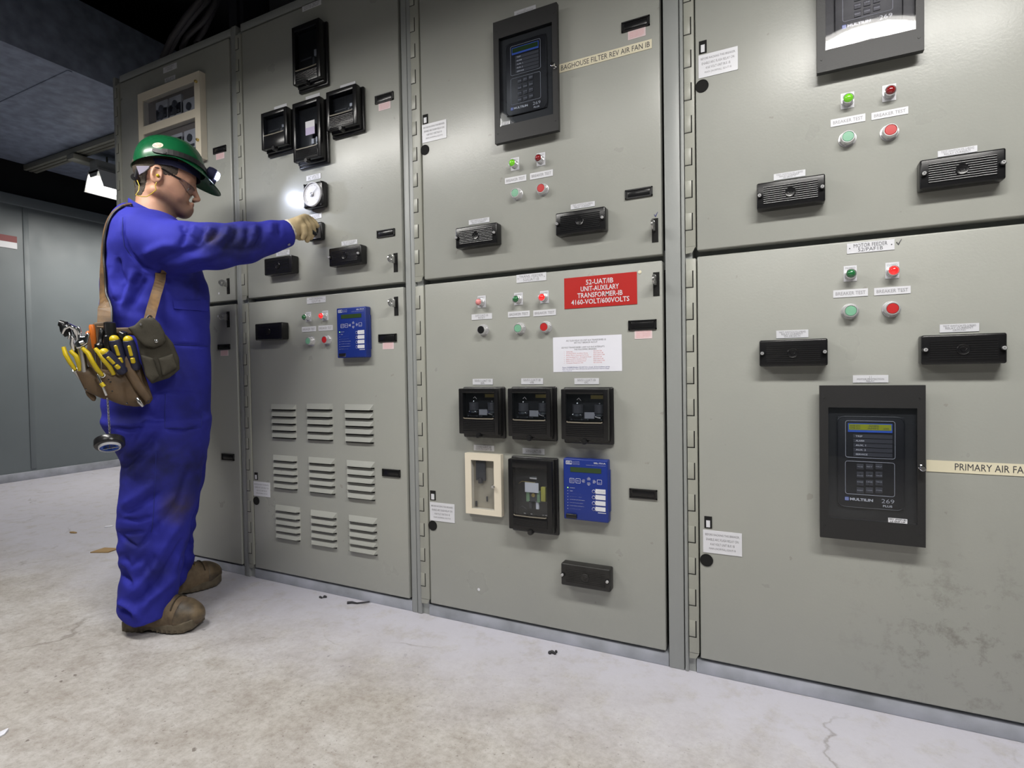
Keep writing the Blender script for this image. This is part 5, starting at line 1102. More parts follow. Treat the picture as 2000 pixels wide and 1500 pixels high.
def f_cov(x, y, z):
    t = stack(x, y, z, (TZ, TC, TR_, [.155]*len(TZ)), TB, 2.35)
    l = smin(stack(x, y, z, NL, nrb, 2.2), stack(x, y, z, FLg, frb, 2.2), .02)
    t = smin(t, l, .035)
    arm = smin(cap(x, y, z, SH, SM, .088, .083), cap(x, y, z, SM, SE, .083, .075), .03)
    arm = smin(arm, cap(x, y, z, SE, SF, .075, .066), .02); arm = smin(arm, cap(x, y, z, SF, SW_, .066, .056), .02); arm = smin(arm, cap(x, y, z, SW_, SC_, .056, .049), .01)
    ax = (SC_-SW_)/np.linalg.norm(SC_-SW_); arm = smax(arm, (x-SC_[0])*ax[0]+(y-SC_[1])*ax[1]+(z-SC_[2])*ax[2]-.006, .006)
    t = smin(t, arm, .045)
    la = smin(cap(x, y, z, LS, LE, .082, .066), cap(x, y, z, LE, LW, .066, .050), .03); t = smin(t, la, .03)
    t = smax(t, -np.maximum(np.sqrt((x-NC0[0])**2+(y-BH_)**2)-.118, neckz(x, y)-z), .014)
    t = smax(t, -cap(x, y, z, at(303, 432, BH_), at(296, 370, BH_), .064, .062), .008)
    hz = np.interp(x, HEMX, HEMZ); t = smax(t, np.where(y < .165, hz, -9)-z, .006); hz2 = np.interp(x, HEMX2, HEMZ2); t = smax(t, np.where(y >= .165, hz2, -9)-z, .006)
    # cloth folds: stretched noise, stronger towards knees, cuffs and sleeves
    wob = vnoise(x, y, z, 6.0)*.05
    s = np.sin((z*1.0+x*.75+y*.6+wob)*62+3*vnoise(x, y, z, 5.0)); m = .35+.65*np.clip((.55-z)/.3, 0, 1)
    t = t+(.0042*m)*s*np.clip(.9+vnoise(x, y, z, 3.5), .2, 1.4)+.0045*vnoise(x, y, z, 11)
    return t
Pc, Fc = snet(f_cov, (-.20, -.24, .0), (.60, .50, 1.56), .0052)
Pc = relax(Pc, Fc, 1, .5)
# sculpted creases, read off the photograph (groove < 0 < ridge, millimetres)
def c4(*a): return [(200+a[i]/3.66, 850+a[i+1]/3.66) for i in range(0, len(a), 2)]
def c3(*a): return [(180+a[i]/4, 380+a[i+1]/4) for i in range(0, len(a), 2)]
FOLDS = [(c4(120, 600, 250, 612, 370, 575), -6, 4), (c4(100, 690, 200, 700, 310, 688), -6, 4), (c4(110, 700, 180, 760, 255, 805), -6, 4), (c4(250, 820, 320, 730, 395, 620), -7, 5), (c4(385, 720, 420, 600), -5, 4), (c4(370, 560, 470, 480, 560, 420), 5, 8),
         (c4(120, 520, 260, 430, 380, 330), 7, 9), (c4(120, 580, 300, 480, 430, 400), -6, 7), (c4(150, 1170, 330, 990, 480, 720, 590, 590), 9, 10), (c4(190, 1250, 390, 1070, 540, 830, 600, 720), -9, 8), (c4(115, 940, 160, 1010, 215, 1085), -8, 6), (c4(205, 1115, 330, 940, 400, 830), -7, 7),
         (c4(110, 1185, 180, 1230, 250, 1312), 9, 6), (c4(125, 1235, 180, 1265, 228, 1292), -9, 4), (c4(260, 1290, 330, 1180, 480, 1050, 545, 980), 7, 8), (c4(300, 880, 350, 1000, 330, 1180), -5, 7), (c4(150, 860, 200, 940, 300, 870), -5, 6), (c4(640, 720, 600, 850, 545, 1000), -8, 5), (c4(600, 780, 630, 860, 660, 880), 5, 6),
         (c4(140, 250, 200, 180, 330, 60, 400, -40), -8, 6), (c4(200, 330, 330, 170, 420, 60), 6, 9), (c4(420, 640, 520, 500, 560, 420), -4, 6), (c4(640, 200, 560, 420, 500, 560), -4, 8),
         (c3(238, 180, 240, 320, 300, 460, 400, 570, 500, 605), -8, 3.5), (c3(700, 235, 720, 300), -5, 5), (c3(760, 245, 720, 330, 690, 420), -7, 5), (c3(810, 240, 780, 340), 6, 6), (c3(880, 245, 850, 330, 800, 400), -7, 5), (c3(930, 250, 900, 330), 6, 6), (c3(1000, 250, 950, 320, 880, 380), -8, 5), (c3(1075, 240, 1040, 320, 960, 400), 7, 7),
         (c3(1130, 250, 1120, 330, 1060, 400), -6, 5), (c3(1210, 250, 1215, 330, 1180, 420), -7, 5), (c3(1270, 235, 1260, 330), 6, 6), (c3(1330, 240, 1320, 340, 1280, 420), -7, 5), (c3(1400, 215, 1400, 320), 5, 6), (c3(1460, 215, 1470, 330), -4, 4), (c3(430, 560, 620, 470, 800, 430, 900, 380), -6, 8), (c3(380, 480, 560, 400, 700, 400), 6, 10),
         (c3(600, 560, 800, 500, 1000, 490), 6, 9), (c3(700, 590, 900, 530, 1100, 470), -5, 7), (c3(1000, 400, 1150, 440, 1400, 400), -4, 8),
         (c3(195, 480, 215, 600, 260, 700), -8, 6), (c3(150, 560, 165, 720, 200, 840), 6, 7), (c3(330, 560, 300, 700, 240, 860, 235, 1000), 8, 8), (c3(430, 640, 360, 760, 290, 900), -9, 7), (c3(280, 640, 250, 760, 230, 860), -6, 5), (c3(380, 610, 330, 720), -6, 5), (c3(560, 640, 640, 760, 700, 1000), -4, 9), (c3(870, 640, 890, 800, 885, 1000), 4, 8),
         ([(335, 672), (375, 675), (409, 676)], -4, 3), ([(300, 770), (330, 765), (395, 770)], -4, 3), ([(220, 835), (250, 840), (290, 833)], -7, 4), ([(322, 838), (360, 842), (395, 832)], -6, 3), ([(262, 745), (300, 800), (320, 770)], 5, 8), ([(295, 810), (270, 860), (240, 900)], 6, 8)]
Nc = vnormals(Pc, Fc); Wc = L2W(Pc); U_, V_ = to_px(Wc); facing = np.clip(((CAM-Wc)*L2W(Nc).__sub__(MP)).sum(1)/np.linalg.norm(CAM-Wc, axis=1)*2.2+.45, 0, 1)
disp = np.zeros(len(Pc))
for pts, amp, wd_ in FOLDS:
    d, t = seg_dist(U_, V_, pts); disp += amp*.0016*np.exp(-(d/wd_)**2)*np.clip(np.sin(PI*np.clip(t, .04, .96))*1.6, 0, 1)
outward = np.sign((Nc*(Pc-Pc.mean(0))).sum()) or 1
Pc = Pc+Nc*(outward*disp*facing)[:, None]; tree_c = bvh(Pc, Fc)
# cloth colour: dirt on the sleeve and knee, darker spots on legs and torso
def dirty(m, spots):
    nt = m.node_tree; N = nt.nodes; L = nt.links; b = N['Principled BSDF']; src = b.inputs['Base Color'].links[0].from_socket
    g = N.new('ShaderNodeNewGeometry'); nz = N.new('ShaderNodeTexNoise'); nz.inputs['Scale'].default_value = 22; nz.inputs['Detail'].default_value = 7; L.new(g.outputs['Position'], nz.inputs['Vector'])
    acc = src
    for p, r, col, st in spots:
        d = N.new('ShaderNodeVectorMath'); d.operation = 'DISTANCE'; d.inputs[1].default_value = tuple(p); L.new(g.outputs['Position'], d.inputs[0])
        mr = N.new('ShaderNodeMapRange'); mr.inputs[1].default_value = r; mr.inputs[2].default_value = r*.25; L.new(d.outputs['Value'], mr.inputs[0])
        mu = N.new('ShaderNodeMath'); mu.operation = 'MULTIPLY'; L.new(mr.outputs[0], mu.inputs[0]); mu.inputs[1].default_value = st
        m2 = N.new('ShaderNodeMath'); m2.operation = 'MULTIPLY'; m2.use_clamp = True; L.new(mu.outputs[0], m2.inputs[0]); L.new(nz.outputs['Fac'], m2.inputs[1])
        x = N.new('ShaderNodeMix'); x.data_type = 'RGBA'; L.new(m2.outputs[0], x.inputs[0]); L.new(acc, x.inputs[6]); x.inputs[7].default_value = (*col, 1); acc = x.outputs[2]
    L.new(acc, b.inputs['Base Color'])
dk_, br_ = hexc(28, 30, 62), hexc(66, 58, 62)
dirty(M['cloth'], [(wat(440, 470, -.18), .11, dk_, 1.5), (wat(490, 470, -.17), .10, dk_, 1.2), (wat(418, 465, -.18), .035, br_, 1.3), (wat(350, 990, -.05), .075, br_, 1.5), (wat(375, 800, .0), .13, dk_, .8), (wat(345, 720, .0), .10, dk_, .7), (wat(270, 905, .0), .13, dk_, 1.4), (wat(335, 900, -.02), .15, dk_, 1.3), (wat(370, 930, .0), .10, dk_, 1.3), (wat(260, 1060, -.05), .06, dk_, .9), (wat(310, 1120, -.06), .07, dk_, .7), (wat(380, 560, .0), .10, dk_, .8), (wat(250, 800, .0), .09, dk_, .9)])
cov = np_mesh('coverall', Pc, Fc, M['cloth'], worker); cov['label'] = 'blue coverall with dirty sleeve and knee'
def on_cov(pts, off): 
    out = []
    for u, v in pts:
        h = hit(tree_c, u, v, off); 
        if h: out.append(h)
    return out
def dens(pts, n=6):
    o = []
    for (a, b), (c, d) in zip(pts[:-1], pts[1:]): o += [(a+(c-a)*i/n, b+(d-b)*i/n) for i in range(n)]
    return o+[pts[-1]]
M['cloth_seam'] = nmat('coverall_stitching', hexc(30, 38, 120), .85)
for nm, pts in [('shoulder_seam', [(240, 425), (239, 455), (243, 480), (256, 500)]), ('waist_seam', [(340, 672), (372, 675), (406, 676)]), ('pocket_edge', [(323, 770), (322, 800), (322, 836), (392, 836), (395, 806)]), ('side_seam', [(305, 880), (303, 940), (300, 1000), (296, 1040)])]:
    hs = on_cov(dens(pts), .0005); b = MB(); b.tube([h[0] for h in hs], .0013, 5); b.build(nm, M['cloth_seam'], cov)
hs = [on_cov(dens(p, 5), .004) for p in ([(337, 588), (405, 586)], [(339, 603), (405, 608)])]
if len(hs[0]) == len(hs[1]):
    b = MB(); n = len(hs[0]); vs = [h[0] for h in hs[0]]+[h[0] for h in hs[1]]+[h[0]-h[1]*.006 for h in hs[0]]+[h[0]-h[1]*.006 for h in hs[1]]
    fs = [[i, i+1, n+i+1, n+i] for i in range(n-1)]+[[n+i, n+i+1, 3*n+i+1, 3*n+i] for i in range(n-1)]+[[i, 2*n+i, 2*n+i+1, i+1] for i in range(n-1)]
    b.add(vs, fs, 0, True); b.build('pocket_flap', M['cloth'], cov)
h = hit(tree_c, 564, 477, .001)
if h: b = MB(); b.lathe(h[0], h[1], [(0, .005), (.002, .005), (.003, .003)], 12); b.build('cuff_snap', M['steel'], cov)

# collar: a band standing round the neck
nc = NC0; b = MB(); n = 48; vs = []
for k in range(n):
    t = 2*PI*k/n
    for (rr, hh) in ((1.05, -.020), (1.03, .016), (.99, .021), (.95, .016), (.94, -.022)):
        a_ = nc[0]+.0735*rr*math.cos(t); b_ = BH+.080*rr*math.sin(t); vs.append(W((a_, b_, float(neckz(a_, b_))+hh)))
b.add(vs, [[k*5+j, ((k+1) % n)*5+j, ((k+1) % n)*5+j+1, k*5+j+1] for k in range(n) for j in range(4)], 0, True); b.build('collar', M['cloth'], cov)

# ---- head, neck and the body beneath the cloth
HP = math.radians(24); FH = np.array([math.cos(HP), 0, -math.sin(HP)]); UH = np.array([math.sin(HP), 0, math.cos(HP)])
HO = at(305, 352, BH)
def Hd(f, l, u): return HO+FH*f+np.array([0, 1, 0])*l+UH*u          # head frame: forward, left, up
def hp(u, v, db=0.0): q = at(u, v, BH); q[1] += db; return q
def f_head(x, y, z):
    d = ell(x, y, z, Hd(.012, 0, .045), (.100, .077, .090), HP)
    d = smin(d, ell(x, y, z, Hd(.052, 0, -.005), (.060, .062, .085), HP), .03)
    for s in (-1, 1):
        d = smin(d, cap(x, y, z, Hd(.018, s*.052, -.050), hp(357, 415, s*.014), .022, .019), .022)
        d = smin(d, cap(x, y, z, Hd(.045, s*.045, -.012), Hd(.082, s*.034, -.022), .022, .022), .02)
        d = smin(d, cap(x, y, z, Hd(.103, s*.012, .035), Hd(.088, s*.045, .036), .011, .010), .012)
    d = smin(d, cap(x, y, z, hp(350, 400), hp(364, 408), .030, .024), .02)
    d = smin(d, cap(x, y, z, hp(362, 416, -.006), hp(362, 416, .006), .0145, .0145), .012)
    for s in (-1, 1): d = smax(d, -ell(x, y, z, Hd(.118, s*.033, .016), (.018, .017, .013), HP), .012)
    d = smin(d, cap(x, y, z, hp(377, 366), hp(386.5, 389.5), .0078, .0094), .012)
    for s in (-1, 1): d = smin(d, cap(x, y, z, hp(382.5, 391, s*.006), hp(378.5, 391.5, s*.012), .0068, .0064), .006)
    d = smin(d, cap(x, y, z, hp(374.5, 401, -.016), hp(374.5, 401, .016), .0075, .0075), .006)
    d = smin(d, cap(x, y, z, hp(371.5, 409, -.014), hp(371.5, 409, .014), .0078, .0078), .006)
    for s in (-1, 1): d = smax(d, -cap(x, y, z, hp(380.5, 405), hp(361, 399, s*.026), .0022, .0018), .003)
    for s in (-1, 1):                                                    # ears
        c = Hd(.000, s*.079, -.002); e = ell(x, y, z, c, (.019, .010, .034), HP-.25)
        e = smax(e, -ell(x, y, z, c+np.array([.003, s*.009, .001]), (.0125, .010, .024), HP-.25), .004)
        e = smin(e, cap(x, y, z, c+np.array([.008, -s*.003, -.006]), c+np.array([.010, -s*.003, .006]), .006, .005), .004)
        d = smin(d, e, .006)
    d = smin(d, cap(x, y, z, hp(296, 380), hp(302, 425), .049, .056), .014)
    d = smin(d, cap(x, y, z, hp(303, 425), (HO[0]-.02, BH, 1.30), .058, .075), .03)
    return d
def f_body(x, y, z):
    d = f_head(x, y, z)
    d = smin(d, ell(x, y, z, (.05, BH, 1.20), (.09, .14, .20)), .05)
    return d
Pb, Fb = snet(f_body, (-.12, -.04, 1.0), (.30, .36, 1.72), .0032); Pb = relax(Pb, Fb, 2, .45)
M['beard'] = M['skin']
nt = M['skin'].node_tree; N = nt.nodes; L = nt.links; bs = N['Principled BSDF']; src = bs.inputs['Base Color'].links[0].from_socket
g = N.new('ShaderNodeNewGeometry'); acc = src                       # stubble on jaw and upper lip
for p, r in ((wat(352, 416, BH-.03), .045), (wat(364, 412, BH-.01), .03), (wat(335, 405, BH-.055), .04), (wat(376, 399, BH), .018), (wat(322, 388, BH-.07), .028)):
    d = N.new('ShaderNodeVectorMath'); d.operation = 'DISTANCE'; d.inputs[1].default_value = tuple(p); L.new(g.outputs['Position'], d.inputs[0])
    mr = N.new('ShaderNodeMapRange'); mr.inputs[1].default_value = r*1.3; mr.inputs[2].default_value = r*.4; mr.inputs[4].default_value = .7; L.new(d.outputs['Value'], mr.inputs[0])
    x = N.new('ShaderNodeMix'); x.data_type = 'RGBA'; L.new(mr.outputs[0], x.inputs[0]); L.new(acc, x.inputs[6]); x.inputs[7].default_value = (*hexc(98, 76, 66), 1); acc = x.outputs[2]
L.new(acc, bs.inputs['Base Color'])
body = np_mesh('body', Pb, Fb, M['skin'], worker)
tree_b = bvh(Pb, Fb)
# eyes, brows, lips
for s in (-1, 1):
    e = Hd(.090, s*.032, .016); b = MB(); w_ = W(e); b.sphere(w_, .0125, m=0, n=20, k=12); f_ = W(e+FH*.0112)-w_; b.sphere(w_+f_*.62, .0062, m=1, n=14, k=8); b.build('eye', [nmat('eye_white', hexc(215, 208, 200), .3), nmat('iris', hexc(50, 38, 28), .2)], body)
    b = MB(); b.tube([W(Hd(.108, s*.014, .036)), W(Hd(.107, s*.028, .041)), W(Hd(.096, s*.043, .040)), W(Hd(.084, s*.052, .034))], [.003, .0045, .004, .002], 8); b.build('eyebrow', M['hair'], body)
for (v_, r_) in (((373.0, 402.3), .0026), ((370.3, 407.6), .0030)):
    b = MB(); pts = [W(hp(v_[0]-8, v_[1]-2, -.020)), W(hp(v_[0]+1, v_[1], -.012)), W(hp(v_[0]+4.5, v_[1]+.3, 0)), W(hp(v_[0]+1, v_[1], .012)), W(hp(v_[0]-8, v_[1]-2, .020))]; b.tube(pts, [.001, r_, r_*1.1, r_, .001], 8); b.build('lip', M['lips'], body)
# hair: close-cropped, grey at the sides
hpoly = pxpoly([(250, 300), (350, 300), (350, 330), (348, 347), (338, 354), (330, 352), (324, 346), (315, 345), (311, 334), (300, 327), (291, 331), (288, 345), (289, 358), (285, 369), (277, 381), (262, 376), (255, 340)], BH-.06)
def f_hair(x, y, z):
    d = ell(x, y, z, Hd(.012, 0, .045), (.1025, .0795, .0925), HP)
    d = smin(d, cap(x, y, z, hp(296, 380), hp(302, 425), .0505, .056), .014)
    return smax(d, poly2(x, z, hpoly)+.002, .004)
Ph, Fh_ = snet(f_hair, (-.12, .04, 1.5), (.25, .27, 1.74), .003); Ph = relax(Ph, Fh_, 1, .4)
Ph = Ph+vnormals(Ph, Fh_)*(hashn(Ph[:, 0]*900//1, Ph[:, 1]*900//1, Ph[:, 2]*900//1)[:, None]-.5)*.0016
np_mesh('hair', Ph, Fh_, M['hair'], body)

# ---- hard hat (parts: shell, sweatband, suspension, lamp, clip, sticker)
Hb, Hf = at(259, 322, BH), at(402, 348, BH); HC = (Hb+Hf)/2; hd = Hf-Hb; HL = np.linalg.norm(hd)/2; HF = hd/np.linalg.norm(hd); HU = np.array([-HF[2], 0, HF[0]])
HT = (at(332, 272, BH)-HC)@HU
def helm(th, ph, off=0.0):
    """th: azimuth, 0 = front; ph: elevation from the rim"""
    c = math.cos(ph); s = math.sin(ph); rr = c**.82 if c > 0 else 0
    f = (HL+off)*rr*math.cos(th); l = (.112+off)*rr*math.sin(th); u = (HT+off)*s**.9 if s > 0 else 0
    band = 1/(1+math.exp((abs(l)-.030)/.0025)); u += .005*band*min(1, s*2.2)
    u += .020*(math.sin(th)**2)*(1-s)*(1-s) - .008*(math.cos(th) < 0)*math.cos(th)**2*(1-s)**3*0
    return np.array([f, l, u])
def HW_(p): return W(HC+HF*p[0]+np.array([0, 1, 0])*p[1]+HU*p[2])
nt_, np_ = 96, 22; b = MB()
def shell(off):
    vs = []
    for j in range(np_+1):
        ph = PI/2*(j/np_)
        for i in range(nt_): vs.append(helm(2*PI*i/nt_, ph, off))
    # rim lip and peak
    for k in (1, 2, 3, 4):
        for i in range(nt_):
            th = 2*PI*i/nt_; p = helm(th, 0, off); q = k/4; pk = max(0, math.cos(th))**2.2
            p = p+np.array([math.cos(th), math.sin(th)*.6, 0])*(.007*q+.044*pk*q)+np.array([0, 0, -1])*(.004*q+.052*pk*q**1.15); vs.append(p)
    return vs
for off, m in ((0, 0), (-.0028, 0)):
    vs = shell(off); fs = []
    rows = list(range(np_, -1, -1))+[np_+k for k in (1, 2, 3, 4)]
    for a_, c_ in zip(rows[:-1], rows[1:]):
        for i in range(nt_): fs.append([a_*nt_+i, a_*nt_+(i+1) % nt_, c_*nt_+(i+1) % nt_, c_*nt_+i])
    b.add([HW_(p) for p in vs], fs, m, True)
n0 = (np_+5)*nt_; last = (np_+4)*nt_
b.f += [[last+i, last+(i+1) % nt_, n0+last+(i+1) % nt_, n0+last+i] for i in range(nt_)]; b.m += [0]*nt_; b.sm += [False]*nt_
hat = b.build('hard_hat', M['helmet'], worker); hat['label'] = 'green hard hat with headlamp'
bb = bmesh.new(); bb.from_mesh(hat.data); bmesh.ops.remove_doubles(bb, verts=bb.verts, dist=.0002); bb.to_mesh(hat.data); bb.free()
def ribbon(thetas, ph, w, t, off, name, mat, par, wf=None):
    b = MB(); pts, nr = [], []
    for th in thetas: p = helm(th, ph, off); pts.append(HW_(p)); nr.append(HW_(helm(th, ph, off+.01))-HW_(p))
    b.strap(pts, nr, w, t); return b.build(name, mat, par)
ribbon([math.radians(a_) for a_ in range(-104, 105, 8)], .10, .019, .003, .004, 'lamp_strap', M['black_matte'], hat)
lampc = helm(0, .10, .022); b = MB(); c0 = HW_(lampc); fw = HW_(lampc+np.array([1, 0, -.35]))-c0; fw = fw/np.linalg.norm(fw)
b.lathe(c0-fw*.022, fw, [(0, .012), (.004, .022), (.016, .025), (.030, .024), (.034, .019)], 24); b.lathe(HW_(lampc+np.array([-.006, 0, -.026])), fw, [(0, .006), (.002, .014), (.016, .014), (.018, .010)], 16)
hl_ = b.build('headlamp', M['navy'], hat)
b = MB(); b.lathe(c0+fw*.010, fw, [(0, .0185), (.006, .019), (.012, .0155), (.0155, .009), (.017, .0)], 24); b.build('lamp_lens', nmat('lit_lamp_lens', (.8, .85, 1), .1, emit=(.62, .68, 1.0), estr=14), hl_)
ho.location = Vector(c0+fw*.034)
ho.rotation_euler = (Vector(onY(642, 414, 0))-ho.location).to_track_quat('-Z', 'Y').to_euler()
# side clip and sticker on the shell
bt = BVHTree.FromPolygons([tuple(HW_(p)) for p in shell(0)], [[a_*nt_+i, a_*nt_+(i+1) % nt_, (a_+1)*nt_+(i+1) % nt_, (a_+1)*nt_+i] for a_ in range(np_) for i in range(nt_)])
hs = [hit(bt, u, v, .003) for u, v in [(299, 294), (306, 295.5), (314, 297), (322, 299), (328, 301)]]
if all(hs): b = MB(); b.strap([h[0] for h in hs], [h[1] for h in hs], [.010, .014, .014, .012, .008], .007); b.lathe(hs[3][0], hs[3][1], [(0, .006), (.006, .005)], 10); b.build('lamp_clip', M['black_matte'], hat)
h = hit(bt, 308, 283.5, .0006)
if h:
    n_ = Vector(h[1]); ax1 = (Vector(CR)*.97+Vector(CU)*.2); ax1 = (ax1-n_*ax1.dot(n_)).normalized(); ax2 = n_.cross(ax1)
    for nm, r_, mt, o_ in (('sticker', 1.0, 'cream', .0), ('sticker_ring', .82, None, .0005)):
        b = MB(); vs = []
        for rr in (0, .5, 1):
            for k in range(24):
                t = 2*PI*k/24; q = h[0]+ax1*.0175*r_*rr*math.cos(t)+ax2*.0115*r_*rr*math.sin(t); hh = bt.find_nearest(q); vs.append(hh[0]+n_*(.0008+o_))
        b.add(vs, [[j*24+k, j*24+(k+1) % 24, (j+1)*24+(k+1) % 24, (j+1)*24+k] for j in (0, 1) for k in range(24)], 0, True)
        b.build(nm, M[mt] if mt else nmat('sticker_red', hexc(190, 110, 95), .5, var=.5, vscale=260, col2=hexc(230, 215, 195)), hat)
# sweatband, suspension and rear ratchet
b = MB(); n = 48; vs = []
for i in range(n):
    t = 2*PI*i/n
    for uu in (.014, -.006-.014*max(0, math.cos(t))): vs.append(W(HC+HF*((HL-.018)*math.cos(t))+np.array([0, 1, 0])*(.088*math.sin(t))+HU*uu))
b.add(vs, [[2*i, 2*((i+1) % n), 2*((i+1) % n)+1, 2*i+1] for i in range(n)], 0, True); b.build('sweatband', M['navy'], hat)
b = MB(); q = [at(u, v, BH-.07) for u, v in ((266, 324), (292, 324), (288, 331), (272, 341))]; q2 = [p+np.array([0, .004, 0]) for p in q]
b.add([W(p) for p in q+q2], [[0, 1, 2, 3], [7, 6, 5, 4], [0, 4, 5, 1], [1, 5, 6, 2], [2, 6, 7, 3], [3, 7, 4, 0]], 0); b.build('suspension_web', M['strap_grey'], hat)
b = MB(); b.tube([wat(268, 330, BH-.06), wat(266, 345, BH-.05), wat(270, 358, BH-.03), wat(276, 364, BH-.0)], [.005, .008, .007, .005], 8); b.tube([wat(293, 327, BH-.078), wat(282, 337, BH-.072), wat(272, 342, BH-.06)], .0022, 6); b.cyl(wat(263, 346, BH-.03), wat(263, 346, BH+.03), .012, n=16); b.build('ratchet', M['black_matte'], hat)

# ---- safety glasses
gl = MB(); n = 26; top, bot = [], []
for i in range(n+1):
    t = math.radians(-82+164*i/n); f = .060+.060*math.cos(t); l = .071*math.sin(t); nose = math.exp(-(t/.16)**2)
    top.append(Hd(f, l, .031-.003*abs(math.sin(t)))); bot.append(Hd(f-.002, l, .001+.020*nose+.016*max(0, abs(math.sin(t))-.75)/.25))
gl.add([W(p) for p in top+bot]+[W(p-FH*.0022) for p in top+bot], [[i, i+1, n+2+i, n+1+i] for i in range(n)]+[[2*(n+1)+i, 3*(n+1)+i, 3*(n+1)+i+1, 2*(n+1)+i+1] for i in range(n)], 0, True)
gls = gl.build('safety_glasses', glassmat('spectacle_lens', (.90, .91, .93), .03, .05, 1.18), worker); gls['label'] = 'clear safety glasses'
b = MB(); b.tube([W(p) for p in top], .0022, 7); b.tube([W(p) for p in bot], .0010, 6)
b.build('brow_bar', glassmat('clear_frame', (.72, .70, .70), .12, .5), gls)
for s in (-1, 1):
    b = MB(); b.tube([W(Hd(.068, s*.071, .026)), W(Hd(.045, s*.0755, .024)), W(Hd(.012, s*.080, .026)), W(Hd(-.012, s*.083, .016)), W(Hd(-.020, s*.080, .0))], [.0032, .0028, .0022, .0022, .002], 8); b.build('temple', M['black'], gls)
# ---- ear plugs and cord
b = MB(); plug = [Hd(.006, s*.084, -.006) for s in (-1, 1)]
for p in plug: b.sphere(W(p), .0055, m=0, n=12, k=8)
b.tube([wat(306, 356, BH-.088), wat(303, 362, BH-.088), wat(305, 371, BH-.085), wat(296, 378, BH-.080), wat(287, 384, BH-.078), wat(276, 384, BH-.075), wat(265, 381, BH-.07), wat(271, 372, BH-.07), wat(272, 362, BH-.06), wat(267, 350, BH-.045), wat(262, 356, BH), wat(264, 366, BH+.04), wat(285, 376, BH+.07), wat(300, 368, BH+.085), W(plug[1])], .0014, 6)
eo = b.build('ear_plugs', M['yellow'], worker); eo['label'] = 'yellow corded ear plugs'

# ---- right glove, gripping the rotary switch
def chain(x, y, z, pts, rs):
    d = None
    for p, q, r0, r1 in zip(pts[:-1], pts[1:], rs[:-1], rs[1:]):
        c = cap(x, y, z, p, q, r0, r1); d = c if d is None else smin(d, c, .003)
    return d
wr = at(563, 452, -.107); KN = dict(little=at(584, 432, -.128), ring=at(590, 428, -.112), middle=at(596, 426, -.094), index=at(600, 427, -.076))
FG = dict(little=[KN['little'], at(594, 443, -.132), at(595, 456, -.128), at(591, 465, -.122)], ring=[KN['ring'], at(603, 441, -.117), at(604, 457, -.112), at(600, 469, -.104)],
          middle=[KN['middle'], at(609, 439, -.097), at(611, 453, -.092), at(607, 464, -.085)], index=[KN['index'], at(608, 430, -.070), at(614, 436, -.070), at(619, 441, -.072)])
TH = [at(573, 455, -.075), at(585, 462, -.062), at(597, 460, -.060), at(607, 455, -.066)]
def f_glove(x, y, z):
    d = cap(x, y, z, at(552, 456, -.108), at(572, 448, -.105), .036, .034)
    for k in KN: d = smin(d, cap(x, y, z, at(572, 446, -.105), KN[k], .026, .0155), .014)
    for k, r in (('little', .0105), ('ring', .0118), ('middle', .012), ('index', .0115)): d = smin(d, chain(x, y, z, FG[k], [r*1.15, r*1.08, r, r*.86]), .004)
    d = smin(d, chain(x, y, z, TH, [.018, .014, .0125, .0105]), .008)
    return d+.0012*vnoise(x, y, z, 60)
Pg, Fg = snet(f_glove, (.40, -.18, SC_[2]-.12), (.62, .0, SC_[2]+.10), .0026); Pg = relax(Pg, Fg, 1, .4)
glv = np_mesh('glove', Pg, Fg, M['glove'], worker); glv['label'] = 'tan leather glove on the switch'
def f_cuff(x, y, z):
    d = cap(x, y, z, at(545, 457, -.108), at(576, 444, -.108), .037, .0355); e = at(576, 444, -.108)-at(545, 457, -.108); e = e/np.linalg.norm(e); c = at(570, 447, -.108)
    return smax(d, (x-c[0])*e[0]+(y-c[1])*e[1]+(z-c[2])*e[2], .004)+.0010*np.sin(x*900)
Pk, Fk = snet(f_cuff, (.38, -.18, SC_[2]-.08), (.54, .0, SC_[2]+.09), .003); np_mesh('glove_cuff', relax(Pk, Fk, 1, .4), Fk, M['knit'], glv)
# left glove, hanging on the far side
LH = np.array(LW)
def f_lg(x, y, z):
    d = cap(x, y, z, LH+np.array([-.01, 0, .04]), LH+np.array([.01, 0, -.02]), .032, .030)
    for k in range(4):
        o_ = np.array([.035-.022*k, 0, 0]); base = LH+np.array([.012, 0, -.07])+o_*.8; L_ = [.068, .078, .074, .058][k]
        d = smin(d, cap(x, y, z, LH+np.array([.01, 0, -.02]), base, .026, .0125), .012); d = smin(d, chain(x, y, z, [base, base+np.array([.006, -.006, -L_*.5]), base+np.array([.004, -.022, -L_])], [.012, .0112, .009]), .004)
    return smin(d, chain(x, y, z, [LH+np.array([.03, -.01, -.02]), LH+np.array([.052, -.018, -.055]), LH+np.array([.052, -.03, -.088])], [.017, .0135, .011]), .01)
Pl, Fl_ = snet(f_lg, (-.06, .28, LH[2]-.20), (.20, .46, LH[2]+.09), .003); g2 = np_mesh('glove', relax(Pl, Fl_, 1, .4), Fl_, M['glove'], worker)

